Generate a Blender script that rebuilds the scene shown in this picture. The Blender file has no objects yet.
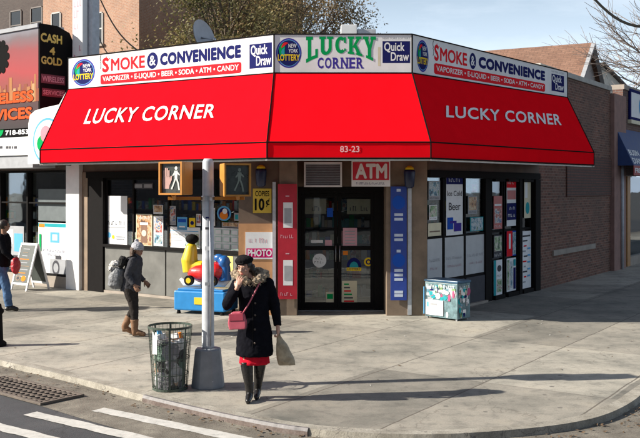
import bpy, bmesh, math, random
from mathutils import Vector, Matrix, noise as mnoise
from mathutils.geometry import tessellate_polygon
random.seed(7)
SC = bpy.context.scene
COL = SC.collection
CAM = Vector((0, 0, 2.5)); FPX = 900.0; HZ = 188.0
V = Vector
def rad(d): return math.radians(d)
def lin(c):
    c /= 255.0
    return c / 12.92 if c <= .04045 else ((c + .055) / 1.055) ** 2.4
def rgb(r, g, b): return (lin(r), lin(g), lin(b), 1)

# ---------------------------------------------------------------- materials
def newmat(name):
    m = bpy.data.materials.new(name); m.use_nodes = True
    nt = m.node_tree
    return m, nt, nt.nodes['Principled BSDF']
def N(nt, t, **kw):
    n = nt.nodes.new(t)
    for k, v in kw.items():
        if k.startswith('i_'):
            n.inputs[int(k[2:])].default_value = v
        else: setattr(n, k, v)
    return n
def setin(n, k, v): n.inputs[k].default_value = v
def MIX(nt, a, b, fac, typ='MIX'):
    n = nt.nodes.new('ShaderNodeMix'); n.data_type = 'RGBA'; n.blend_type = typ
    for idx, x in ((6, a), (7, b), (0, fac)):
        if hasattr(x, 'links'): nt.links.new(x, n.inputs[idx])
        else: n.inputs[idx].default_value = x
    return n.outputs[2]
def MATH(nt, op, a, b=0.0, clamp=False):
    n = nt.nodes.new('ShaderNodeMath'); n.operation = op; n.use_clamp = clamp
    for i, x in enumerate((a, b)):
        if hasattr(x, 'links'): nt.links.new(x, n.inputs[i])
        else: n.inputs[i].default_value = x
    return n.outputs[0]
def NOISE(nt, coord, scale, detail=4, rough=.55):
    n = nt.nodes.new('ShaderNodeTexNoise'); setin(n, 'Scale', scale); setin(n, 'Detail', detail); setin(n, 'Roughness', rough)
    if coord is not None: nt.links.new(coord, n.inputs['Vector'])
    return n.outputs['Fac']
def RAMP(nt, fac, stops):
    n = nt.nodes.new('ShaderNodeValToRGB')
    cr = n.color_ramp
    while len(cr.elements) < len(stops): cr.elements.new(.5)
    for e, (p, c) in zip(cr.elements, stops):
        e.position = p; e.color = c if len(c) == 4 else (*c, 1)
    nt.links.new(fac, n.inputs[0]); return n.outputs[0]
def BUMP(nt, b, h, strength=.3, dist=.01):
    n = nt.nodes.new('ShaderNodeBump'); setin(n, 'Strength', strength); setin(n, 'Distance', dist)
    nt.links.new(h, n.inputs['Height']); nt.links.new(n.outputs[0], b.inputs['Normal'])
def POS(nt): return nt.nodes.new('ShaderNodeNewGeometry').outputs['Position']
_mc = {}
def mat(name, col, rough=.6, var=.12, scale=6.0, metal=0.0, bump=.0, bscale=60, spec=None, coat=0, darkvar=None):
    if name in _mc: return _mc[name]
    m, nt, b = newmat(name)
    p = POS(nt)
    n1 = NOISE(nt, p, scale, 6, .6)
    lo = tuple(max(0, x * (1 - var)) for x in col[:3]) + (1,)
    hi = tuple(min(1, x * (1 + var)) for x in col[:3]) + (1,)
    if darkvar: lo = darkvar
    c = RAMP(nt, n1, [(.3, lo), (.7, hi)])
    nt.links.new(c, b.inputs['Base Color'])
    setin(b, 'Roughness', rough); setin(b, 'Metallic', metal)
    r = MATH(nt, 'MULTIPLY_ADD', n1, .25); r.node.inputs[2].default_value = max(0, rough - .12)
    nt.links.new(r, b.inputs['Roughness'])
    if spec is not None: setin(b, 'Specular IOR Level', spec)
    if coat: setin(b, 'Coat Weight', coat)
    if bump: BUMP(nt, b, NOISE(nt, p, bscale, 4), bump, .01)
    _mc[name] = m; return m
def brickmat(name, c1, c2, mortar, w=.21, h=.07, ms=.009, stain=.5, stainc=(.05, .04, .035, 1), rough=.85):
    m, nt, b = newmat(name)
    uv = nt.nodes.new('ShaderNodeUVMap').outputs[0]
    br = nt.nodes.new('ShaderNodeTexBrick'); nt.links.new(uv, br.inputs['Vector'])
    for k, v in (('Color1', c1), ('Color2', c2), ('Mortar', mortar), ('Scale', 1.0), ('Mortar Size', ms), ('Mortar Smooth', .2), ('Bias', 0.0), ('Brick Width', w), ('Row Height', h)): setin(br, k, v)
    p = POS(nt)
    n1 = NOISE(nt, p, .8, 6, .65); n2 = NOISE(nt, p, 14, 3)
    c = MIX(nt, br.outputs['Color'], stainc, MATH(nt, 'MULTIPLY', RAMP(nt, n1, [(.42, (0, 0, 0)), (.68, (1, 1, 1))]), stain))
    c = MIX(nt, c, RAMP(nt, n2, [(.3, (.6, .6, .6)), (.7, (1.0, 1.0, 1.0))]), .8, 'MULTIPLY')
    nt.links.new(c, b.inputs['Base Color']); setin(b, 'Roughness', rough)
    BUMP(nt, b, br.outputs['Fac'], -.5, .01)
    return m
def leafmat(name, cols):
    m, nt, b = newmat(name)
    g = nt.nodes.new('ShaderNodeNewGeometry')
    c = RAMP(nt, g.outputs['Random Per Island'], [(i / max(1, len(cols) - 1), x) for i, x in enumerate(cols)])
    n1 = NOISE(nt, g.outputs['Position'], .35, 3)
    c = MIX(nt, c, RAMP(nt, n1, [(.35, (.55, .6, .5)), (.65, (1.25, 1.15, 1.0))]), 1.0, 'MULTIPLY')
    nt.links.new(c, b.inputs['Base Color']); setin(b, 'Roughness', .7)
    tr = nt.nodes.new('ShaderNodeBsdfTranslucent'); nt.links.new(c, tr.inputs[0])
    ms = nt.nodes.new('ShaderNodeMixShader'); ms.inputs[0].default_value = .3
    nt.links.new(b.outputs[0], ms.inputs[1]); nt.links.new(tr.outputs[0], ms.inputs[2])
    nt.links.new(ms.outputs[0], nt.nodes['Material Output'].inputs[0])
    return m
def picmat(name, cols, scale=7, seed=0.0):
    m, nt, b = newmat(name)
    p = POS(nt); ad = nt.nodes.new('ShaderNodeVectorMath'); ad.operation = 'ADD'; nt.links.new(p, ad.inputs[0]); ad.inputs[1].default_value = (seed, seed * 2.3, seed * .7)
    n1 = NOISE(nt, ad.outputs[0], scale, 3, .55)
    c = RAMP(nt, n1, [(.32 + .36 * i / max(1, len(cols) - 1), x) for i, x in enumerate(cols)]); c.node.color_ramp.interpolation = 'EASE'
    n2 = NOISE(nt, ad.outputs[0], scale * 5, 3, .6)
    c = MIX(nt, c, RAMP(nt, n2, [(.35, (.45, .45, .45)), (.6, (1.05, 1.05, 1.05))]), .8, 'MULTIPLY')
    nt.links.new(c, b.inputs['Base Color']); setin(b, 'Roughness', .5); return m
def glassmat(name, tint, refl=.5):
    m, nt, b = newmat(name)
    nt.nodes.remove(b)
    t = nt.nodes.new('ShaderNodeBsdfTransparent'); t.inputs[0].default_value = tint
    g = nt.nodes.new('ShaderNodeBsdfGlossy'); setin(g, 'Roughness', .02); g.inputs[0].default_value = (.9, .95, 1, 1)
    f = nt.nodes.new('ShaderNodeFresnel'); setin(f, 'IOR', 1.45)
    p = POS(nt); bn = nt.nodes.new('ShaderNodeBump'); setin(bn, 'Strength', .06); setin(bn, 'Distance', .02)
    nt.links.new(NOISE(nt, p, 1.6, 2), bn.inputs['Height'])
    nt.links.new(bn.outputs[0], g.inputs['Normal'])
    ms = nt.nodes.new('ShaderNodeMixShader')
    nt.links.new(MATH(nt, 'MULTIPLY_ADD', f.outputs[0], refl), ms.inputs[0])
    ms.inputs[0].links[0].from_node.inputs[2].default_value = .05
    nt.links.new(t.outputs[0], ms.inputs[1]); nt.links.new(g.outputs[0], ms.inputs[2])
    nt.links.new(ms.outputs[0], nt.nodes['Material Output'].inputs[0])
    return m

# ---------------------------------------------------------------- surfaces
class Frame:
    """flat surface: P(s, t, d) = O + s*u + t*v + d*n, metres"""
    def __init__(self, O, u, v, n): self.O = V(O); self.u = V(u).normalized(); self.v = V(v).normalized(); self.n = V(n).normalized()
    def P(self, s, t, d=0): return self.O + self.u * s + self.v * t + self.n * d
    def hit(self, px, py, d=0):
        r = V(((px - 320) / FPX, 1, (HZ - py) / FPX))
        O = self.O + self.n * d
        k = (O - CAM).dot(self.n) / r.dot(self.n)
        q = CAM + r * k - O
        return q.dot(self.u), q.dot(self.v)
    def rect(self, x0, y0, x1, y1, d=0):
        xm, ym = (x0 + x1) / 2, (y0 + y1) / 2
        return self.hit(x0, ym, d)[0], self.hit(x1, ym, d)[0], self.hit(xm, y1, d)[1], self.hit(xm, y0, d)[1]
class Quad:
    """bilinear surface with fractions a, b"""
    def __init__(self, p00, p10, p11, p01):
        self.c = [V(p) for p in (p00, p10, p11, p01)]
        self.nn = (self.c[1] - self.c[0]).cross(self.c[3] - self.c[0]).normalized()
    def P(self, a, b, d=0):
        c = self.c
        p = c[0] * (1 - a) * (1 - b) + c[1] * a * (1 - b) + c[2] * a * b + c[3] * (1 - a) * b
        return p + self.nn * d
    def px(self, a, b, d=0):
        p = self.P(a, b, d) - CAM
        return 320 + FPX * p.x / p.y, HZ - FPX * p.z / p.y
    def hit(self, x, y, d=0):
        a = b = .5
        for _ in range(12):
            fx, fy = self.px(a, b, d); e = 1e-4
            ax, ay = self.px(a + e, b, d); bx, by = self.px(a, b + e, d)
            j = [[(ax - fx) / e, (bx - fx) / e], [(ay - fy) / e, (by - fy) / e]]
            D = j[0][0] * j[1][1] - j[0][1] * j[1][0]
            dx, dy = x - fx, y - fy
            a += (dx * j[1][1] - dy * j[0][1]) / D; b += (dy * j[0][0] - dx * j[1][0]) / D
        return a, b
    def rect(self, x0, y0, x1, y1, d=0):
        xm, ym = (x0 + x1) / 2, (y0 + y1) / 2
        return self.hit(x0, ym, d)[0], self.hit(x1, ym, d)[0], self.hit(xm, y1, d)[1], self.hit(xm, y0, d)[1]
def wallframe(p, q, z=0):
    """vertical wall frame from p to q, text reads p->q, normal on the viewer's side"""
    u = V((q[0] - p[0], q[1] - p[1], 0)).normalized(); v = V((0, 0, 1)); n = u.cross(v)
    return Frame((p[0], p[1], z), u, v, n)
WORLD = Frame((0, 0, 0), (1, 0, 0), (0, 1, 0), (0, 0, 1))
FRONT = Frame((0, 0, 0), (1, 0, 0), (0, 0, 1), (0, -1, 0))
def ground(px, py, z=0):
    Y = (2.5 - z) * FPX / (py - HZ); return V(((px - 320) / FPX * Y, Y, z))

# ---------------------------------------------------------------- text
def scribble(s, F, x0, x1, y0, y1, d, m, seed=0):
    rr = random.Random(seed); h = y1 - y0; x = x0
    while x < x1 - h * .3:
        w = h * rr.uniform(.25, .6); k = rr.random()
        if k > .16:
            s.patch(F, x, x + h * .14, y0, y1 - (h * .3 if k < .5 else 0), d, m)
            if k > .4: s.patch(F, x + h * .15, min(x1, x + w), y0 + (0 if k < .7 else h * .75), y0 + h * (.16 if k < .7 else .92), d, m)
        x += w + h * .16
_tc = {}
def textpolys(s, bold=0.0, spacing=1.0):
    k = (s, bold, spacing)
    if k in _tc: return _tc[k]
    cu = bpy.data.curves.new('t', 'FONT'); cu.body = s; cu.offset = bold; cu.space_character = spacing; cu.resolution_u = 3
    cu.fill_mode = 'BOTH'
    o = bpy.data.objects.new('t', cu); COL.objects.link(o)
    dg = bpy.context.evaluated_depsgraph_get()
    me = bpy.data.meshes.new_from_object(o.evaluated_get(dg))
    vs = [(v.co.x, v.co.y) for v in me.vertices]; fs = [tuple(p.vertices) for p in me.polygons]
    bpy.data.objects.remove(o); bpy.data.curves.remove(cu); bpy.data.meshes.remove(me)
    x0 = min(v[0] for v in vs); x1 = max(v[0] for v in vs); y0 = min(v[1] for v in vs); y1 = max(v[1] for v in vs)
    vs = [((x - x0) / (x1 - x0), (y - y0) / (y1 - y0)) for x, y in vs]
    _tc[k] = (vs, fs, (x1 - x0) / (y1 - y0)); return _tc[k]

# ---------------------------------------------------------------- mesh builder
WL = {}
class MB:
    def __init__(self): self.v = []; self.f = []; self.uv = []; self.mi = []; self.mats = []
    def m(self, material):
        if material not in self.mats: self.mats.append(material)
        return self.mats.index(material)
    def face(self, pts, uvs=None, mi=0):
        i = len(self.v); self.v += [V(p) for p in pts]
        self.f.append(tuple(range(i, i + len(pts)))); self.uv.append(uvs or [(p[0], p[1]) for p in pts]); self.mi.append(mi)
    def box(self, F, s0, s1, t0, t1, d0, d1, material=None, taper=None):
        mi = self.m(material) if material else 0
        if s0 > s1: s0, s1 = s1, s0
        if t0 > t1: t0, t1 = t1, t0
        if d0 > d1: d0, d1 = d1, d0
        def p(s, t, d): return F.P(s, t, d)
        q = [((s0, t0, d1), (s1, t0, d1), (s1, t1, d1), (s0, t1, d1), 0), ((s1, t0, d0), (s0, t0, d0), (s0, t1, d0), (s1, t1, d0), 0),
             ((s1, t0, d1), (s1, t0, d0), (s1, t1, d0), (s1, t1, d1), 1), ((s0, t0, d0), (s0, t0, d1), (s0, t1, d1), (s0, t1, d0), 1),
             ((s0, t1, d1), (s1, t1, d1), (s1, t1, d0), (s0, t1, d0), 2), ((s0, t0, d0), (s1, t0, d0), (s1, t0, d1), (s0, t0, d1), 2)]
        i = len(self.v); idx = {}
        for a in (s0, s1):
            for b in (t0, t1):
                for c in (d0, d1): idx[(a, b, c)] = len(self.v); self.v.append(V(p(a, b, c)))
        for *k, ax in q:
            self.f.append(tuple(idx[x] for x in k)); self.mi.append(mi)
            self.uv.append([((x[0], x[1]), (x[2], x[1]), (x[0], x[2]))[ax] for x in k])
        return self
    def patch(self, F, s0, s1, t0, t1, d, material=None):
        mi = self.m(material) if material else 0
        if s0 > s1: s0, s1 = s1, s0
        if t0 > t1: t0, t1 = t1, t0
        self.face([F.P(s0, t0, d), F.P(s1, t0, d), F.P(s1, t1, d), F.P(s0, t1, d)], [(s0, t0), (s1, t0), (s1, t1), (s0, t1)], mi); return self
    def poly(self, F, pts, d, material=None):
        mi = self.m(material) if material else 0
        tri = tessellate_polygon([[V((a, b, 0)) for a, b in pts]])
        area = sum(pts[i][0] * pts[(i + 1) % len(pts)][1] - pts[(i + 1) % len(pts)][0] * pts[i][1] for i in range(len(pts)))
        i = len(self.v); self.v += [V(F.P(a, b, d)) for a, b in pts]
        for t in tri:
            a, b, c = t
            ar = (pts[b][0] - pts[a][0]) * (pts[c][1] - pts[a][1]) - (pts[c][0] - pts[a][0]) * (pts[b][1] - pts[a][1])
            if ar < 0: a, b, c = c, b, a
            self.f.append((i + a, i + b, i + c)); self.uv.append([pts[a], pts[b], pts[c]]); self.mi.append(mi)
        return self
    def disc(self, F, cs, ct, rs, rt, d, material=None, n=36, a0=0, a1=360):
        pts = [(cs + rs * math.cos(rad(a0 + (a1 - a0) * i / n)), ct + rt * math.sin(rad(a0 + (a1 - a0) * i / n))) for i in range(n + (0 if a1 - a0 == 360 else 1))]
        return self.poly(F, pts, d, material)
    def scrib(self, F, x0, x1, y0, y1, d, m, seed=0): scribble(self, F, x0, x1, y0, y1, d, m, seed); return self
    def text(self, F, s, s0, s1, t0, t1, d, material=None, bold=0.0, shear=0.0, warp=None, spacing=1.0):
        mi = self.m(material) if material else 0
        vs, fs, asp = textpolys(s, 0, spacing)
        if s1 is None: s1 = s0 + asp * (t1 - t0)
        b = bold * 1.1; bx = b / asp; sh = [(0, 0)] if b <= 0 else [(-bx, 0), (bx, 0), (0, -b), (0, b), (-bx * .7, -b * .7), (bx * .7, b * .7), (-bx * .7, b * .7), (bx * .7, -b * .7)]
        for n_, (ox, oy) in enumerate(sh):
            i = len(self.v)
            for x, y in vs:
                x = bx + x * (1 - 2 * bx) + ox; y = b + y * (1 - 2 * b) + oy
                self.v.append(V(F.P(s0 + (s1 - s0) * x + shear * y * (t1 - t0), t0 + (t1 - t0) * y, d + n_ * .00006)))
            for f in fs: self.f.append(tuple(i + k for k in f)); self.uv.append([vs[k] for k in f]); self.mi.append(mi)
        return self
    def tube(self, pts, rads, n=8, material=None, caps=True, squash=None):
        mi = self.m(material) if material else 0
        pts = [V(p) for p in pts]
        if not hasattr(rads, '__len__'): rads = [rads] * len(pts)
        base = len(self.v); ref = None
        for k, p in enumerate(pts):
            t = (pts[min(k + 1, len(pts) - 1)] - pts[max(k - 1, 0)])
            t = t.normalized() if t.length > 1e-9 else V((0, 0, 1))
            if ref is None:
                ref = t.orthogonal().normalized() if abs(t.x) > .9 or True else ref
                if abs(t.z) > .7: ref = V((1, 0, 0))
            a = (ref - t * ref.dot(t)).normalized(); b = t.cross(a); ref = a
            for j in range(n):
                an = 2 * math.pi * j / n
                self.v.append(p + (a * math.cos(an) + b * math.sin(an)) * rads[k])
        for k in range(len(pts) - 1):
            for j in range(n):
                a, b = base + k * n + j, base + k * n + (j + 1) % n
                self.f.append((a, b, b + n, a + n)); self.uv.append([(j / n, k), ((j + 1) / n, k), ((j + 1) / n, k + 1), (j / n, k + 1)]); self.mi.append(mi)
        if caps:
            self.f.append(tuple(base + j for j in reversed(range(n)))); self.uv.append([(0, 0)] * n); self.mi.append(mi)
            e = base + (len(pts) - 1) * n
            self.f.append(tuple(e + j for j in range(n))); self.uv.append([(0, 0)] * n); self.mi.append(mi)
        return self
    def loft(self, rings, n=24, material=None, caps=True):
        """rings: (x, y, z, rx, ry[, rot])"""
        mi = self.m(material) if material else 0
        base = len(self.v)
        for r in rings:
            x, y, z, rx, ry = r[:5]; ro = r[5] if len(r) > 5 else 0
            for j in range(n):
                an = 2 * math.pi * j / n
                a, b = rx * math.cos(an), ry * math.sin(an)
                self.v.append(V((x + a * math.cos(ro) - b * math.sin(ro), y + a * math.sin(ro) + b * math.cos(ro), z)))
        for k in range(len(rings) - 1):
            for j in range(n):
                a, b = base + k * n + j, base + k * n + (j + 1) % n
                self.f.append((a, b, b + n, a + n)); self.mi.append(mi)
                self.uv.append([(j / n * 6, rings[k][2]), ((j + 1) / n * 6, rings[k][2]), ((j + 1) / n * 6, rings[k + 1][2]), (j / n * 6, rings[k + 1][2])])
        if caps:
            self.f.append(tuple(base + j for j in reversed(range(n)))); self.uv.append([(0, 0)] * n); self.mi.append(mi)
            e = base + (len(rings) - 1) * n
            self.f.append(tuple(e + j for j in range(n))); self.uv.append([(0, 0)] * n); self.mi.append(mi)
        return self
    def ball(self, c, r, n=12, material=None, M=None):
        mi = self.m(material) if material else 0
        c = V(c); r = (r, r, r) if not hasattr(r, '__len__') else r
        base = len(self.v); rows = n // 2
        M = M or Matrix.Identity(3)
        for k in range(1, rows):
            ph = math.pi * k / rows
            for j in range(n):
                th = 2 * math.pi * j / n
                self.v.append(c + M @ V((r[0] * math.sin(ph) * math.cos(th), r[1] * math.sin(ph) * math.sin(th), r[2] * math.cos(ph))))
        top = len(self.v); self.v.append(c + M @ V((0, 0, r[2]))); bot = len(self.v); self.v.append(c + M @ V((0, 0, -r[2])))
        def add(f): self.f.append(f); self.uv.append([(0, 0)] * len(f)); self.mi.append(mi)
        for k in range(rows - 2):
            for j in range(n):
                a, b = base + k * n + j, base + k * n + (j + 1) % n
                add((a, a + n, b + n, b))
        for j in range(n):
            add((top, base + j, base + (j + 1) % n)); e = base + (rows - 2) * n
            add((bot, e + (j + 1) % n, e + j))
        return self
    def build(self, name, material=None, parent=None, smooth=False, bevel=0, base=None):
        me = bpy.data.meshes.new(name)
        lo = V((min(v[i] for v in self.v) for i in range(3))); hi = V((max(v[i] for v in self.v) for i in range(3)))
        L = V(base) if base is not None else V(((lo.x + hi.x) / 2, (lo.y + hi.y) / 2, lo.z))
        me.from_pydata([v - L for v in self.v], [], self.f)
        mats = self.mats or [material]
        for m_ in mats: me.materials.append(m_)
        ul = me.uv_layers.new(name='UVMap')
        k = 0
        flat = [c for u in self.uv for c in u]
        for i, c in enumerate(flat): ul.data[i].uv = c
        for p, mi in zip(me.polygons, self.mi): p.material_index = mi; p.use_smooth = smooth
        me.update()
        o = bpy.data.objects.new(name, me); COL.objects.link(o)
        place(o, L, parent)
        if bevel:
            md = o.modifiers.new('bevel', 'BEVEL'); md.width = bevel; md.segments = 2; md.limit_method = 'ANGLE'; md.angle_limit = rad(35)
        return o
    def blob(self, name, material, parent=None, voxel=.01, smooth=2, disp=0.0, dscale=8.0):
        """fuse all shells into one continuous skin"""
        me = bpy.data.meshes.new('tmp'); me.from_pydata(self.v, [], self.f)
        o = bpy.data.objects.new('tmp', me); COL.objects.link(o)
        md = o.modifiers.new('r', 'REMESH'); md.mode = 'VOXEL'; md.voxel_size = voxel
        if smooth:
            ms = o.modifiers.new('s', 'SMOOTH'); ms.iterations = smooth; ms.factor = .5
        dg = bpy.context.evaluated_depsgraph_get()
        m2 = bpy.data.meshes.new_from_object(o.evaluated_get(dg))
        bpy.data.objects.remove(o)
        m2.name = name
        if disp:
            for v in m2.vertices:
                v.co += v.normal * (mnoise.noise(v.co * dscale) * disp + mnoise.noise(v.co * dscale * 2.7) * disp * .5)
        lo = V((min(v.co[i] for v in m2.vertices) for i in range(3))); hi = V((max(v.co[i] for v in m2.vertices) for i in range(3)))
        L = V(((lo.x + hi.x) / 2, (lo.y + hi.y) / 2, lo.z))
        for v in m2.vertices: v.co -= L
        m2.materials.clear(); m2.materials.append(material)
        for p in m2.polygons: p.use_smooth = True; p.material_index = 0
        ob = bpy.data.objects.new(name, m2); COL.objects.link(ob); place(ob, L, parent)
        return ob
def place(o, L, parent):
    WL[o.name] = V(L)
    if parent is not None:
        o.parent = parent; o.location = V(L) - WL[parent.name]
    else: o.location = L
def tag(o, label, cat, group=None, kind=None):
    o['label'] = label; o['category'] = cat
    if group: o['group'] = group
    if kind: o['kind'] = kind
    return o
def struct(o): o['kind'] = 'structure'; return o
def thing(name, label, cat, loc, group=None):
    o = bpy.data.objects.new(name, None); COL.objects.link(o); o.empty_display_size = .2
    place(o, loc, None); return tag(o, label, cat, group)
def copy_thing(root, label, loc):
    def cp(o, par):
        c = o.copy(); COL.objects.link(c)
        if par: c.parent = par
        for ch in [x for x in bpy.data.objects if x.parent == o and x is not c]: cp(ch, c)
        return c
    r = cp(root, None); r.location = loc; r['label'] = label; WL[r.name] = V(loc); return r

# ---------------------------------------------------------------- palette
M_white = mat('white_vinyl', (.84, .84, .83, 1), .8, .02, 1.7, spec=.1, darkvar=(.70, .695, .67, 1))
M_red = mat('red_awning_fabric', (.84, .005, .012, 1), .9, .04, 3, bump=.10, bscale=220, spec=0.0)
M_black = mat('black_piping', (.010, .010, .010, 1), .9, spec=.05)
M_frame = mat('black_painted_metal', (.012, .011, .011, 1), .75, .2, 12, spec=.06)
M_bframe = mat('dark_brown_metal', (.07, .05, .04, 1), .45, .2, 12)
M_navy = mat('navy_print', (.015, .018, .11, 1), .85, .05, spec=.06)
M_purple = mat('purple_print', (.06, .04, .30, 1), .85, .05, spec=.06)
M_green = mat('green_print', (.004, .32, .085, 1), .85, .05, spec=.06)
M_pred = mat('red_print', (.72, .02, .03, 1), .85, .05, spec=.06)
M_yellow = mat('yellow_print', (.80, .55, .03, 1), .85, .05, spec=.06)
M_orange = mat('orange_print', (.75, .22, .03, 1), .85, .05, spec=.06)
M_teal = mat('teal_print', (.03, .32, .36, 1), .85, .05, spec=.06)
M_blue = mat('blue_print', (.02, .09, .45, 1), .85, .05, spec=.06)
M_lblue = mat('light_blue_print', (.12, .38, .65, 1), .85, .05, spec=.06)
M_pink = mat('magenta_print', (.62, .02, .16, 1), .85, .05, spec=.06)
M_palepink = mat('faded_pink_print', (.62, .35, .40, 1), .85, .1, spec=.06)
M_grey = mat('grey_print', (.35, .36, .38, 1), .85, .1, spec=.06)
M_dgrey = mat('dark_grey_print', (.08, .08, .09, 1), .85, .1, spec=.06)
M_paper = mat('white_paper', (.74, .75, .76, 1), .6, .05)
M_cream = mat('cream_paper', (.66, .60, .42, 1), .6, .08)
M_tan = mat('tan_wall_paint', (.21, .155, .11, 1), .8, .25, 3, bump=.1)
M_brown = mat('brown_wall_paint', (.13, .09, .065, 1), .8, .25, 3, bump=.1)
M_sunlitwall = mat('sunlit_orange_wall', (.50, .26, .12, 1), .7, .15, 4, bump=.08)  # sunlit tone of the pillar wall, put into the colour
M_bulk = mat('grey_metal_panel', (.13, .13, .12, 1), .5, .2, 3)
M_steel = mat('brushed_steel', (.45, .46, .48, 1), .35, .1, 8, metal=.9)
M_galv = mat('galvanised_paint', (.46, .48, .51, 1), .5, .16, 9, bump=.06)
M_galvd = mat('grey_base_paint', (.20, .215, .235, 1), .6, .18, 6, bump=.12, bscale=40)
M_concrete_wall = mat('rough_render', (.30, .26, .22, 1), .85, .2, 2, bump=.2)
M_roof = mat('roof_tar', (.07, .07, .07, 1), .9, .2)
M_glass = glassmat('shop_glass', (.82, .85, .84, 1), .6)
M_glassd = glassmat('door_glass', (.85, .87, .87, 1), .9)
M_int = mat('interior_wall', (.22, .20, .18, 1), .8, .2)
M_intfloor = mat('interior_floor', (.07, .065, .06, 1), .5, .2)

M_pic = [picmat('photo_print_warm', [(.10, .04, .02), (.45, .22, .08), (.62, .48, .30), (.25, .05, .04)], 9, 1.3), picmat('photo_print_cool', [(.03, .06, .10), (.12, .30, .40), (.55, .60, .62), (.08, .20, .12)], 9, 4.1),
         picmat('photo_print_mixed', [(.05, .05, .06), (.50, .10, .08), (.62, .60, .55), (.06, .14, .35), (.60, .45, .10)], 8, 7.7), picmat('photo_print_green', [(.03, .08, .05), (.20, .36, .14), (.60, .60, .50), (.30, .12, .10)], 10, 9.9)]
# ================================================================ setting
C_SUN = rad(28.5)
# --- curb line, traced as ground points, straight parts follow the two streets
curb = [V((-29.0, 34.5, 0)), V((-10.0, 17.85, 0)), ground(0, 361), ground(73, 377), ground(140, 395), ground(190, 407), ground(235, 417),
        ground(300, 429), ground(370, 434), ground(440, 435.5), ground(520, 430), ground(570, 424), ground(605, 416), ground(630, 404), ground(645, 392), V((5.3, 12.9, 0)), V((20.0, 35.0, 0)), V((33.0, 54.5, 0))]
def smoothline(p, it=2):
    for _ in range(it):
        q = [p[0]]
        for a, b in zip(p, p[1:]): q += [a * .75 + b * .25, a * .25 + b * .75]
        q.append(p[-1]); p = q
    return p
curb = smoothline(curb)
def offs(line, d):
    out = []
    for i, p in enumerate(line):
        t = (line[min(i + 1, len(line) - 1)] - line[max(i - 1, 0)]).normalized()
        out.append(p + V((-t.y, t.x, 0)) * d)       # left of travel = inland
    return out
inner = offs(curb, .17)
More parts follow.
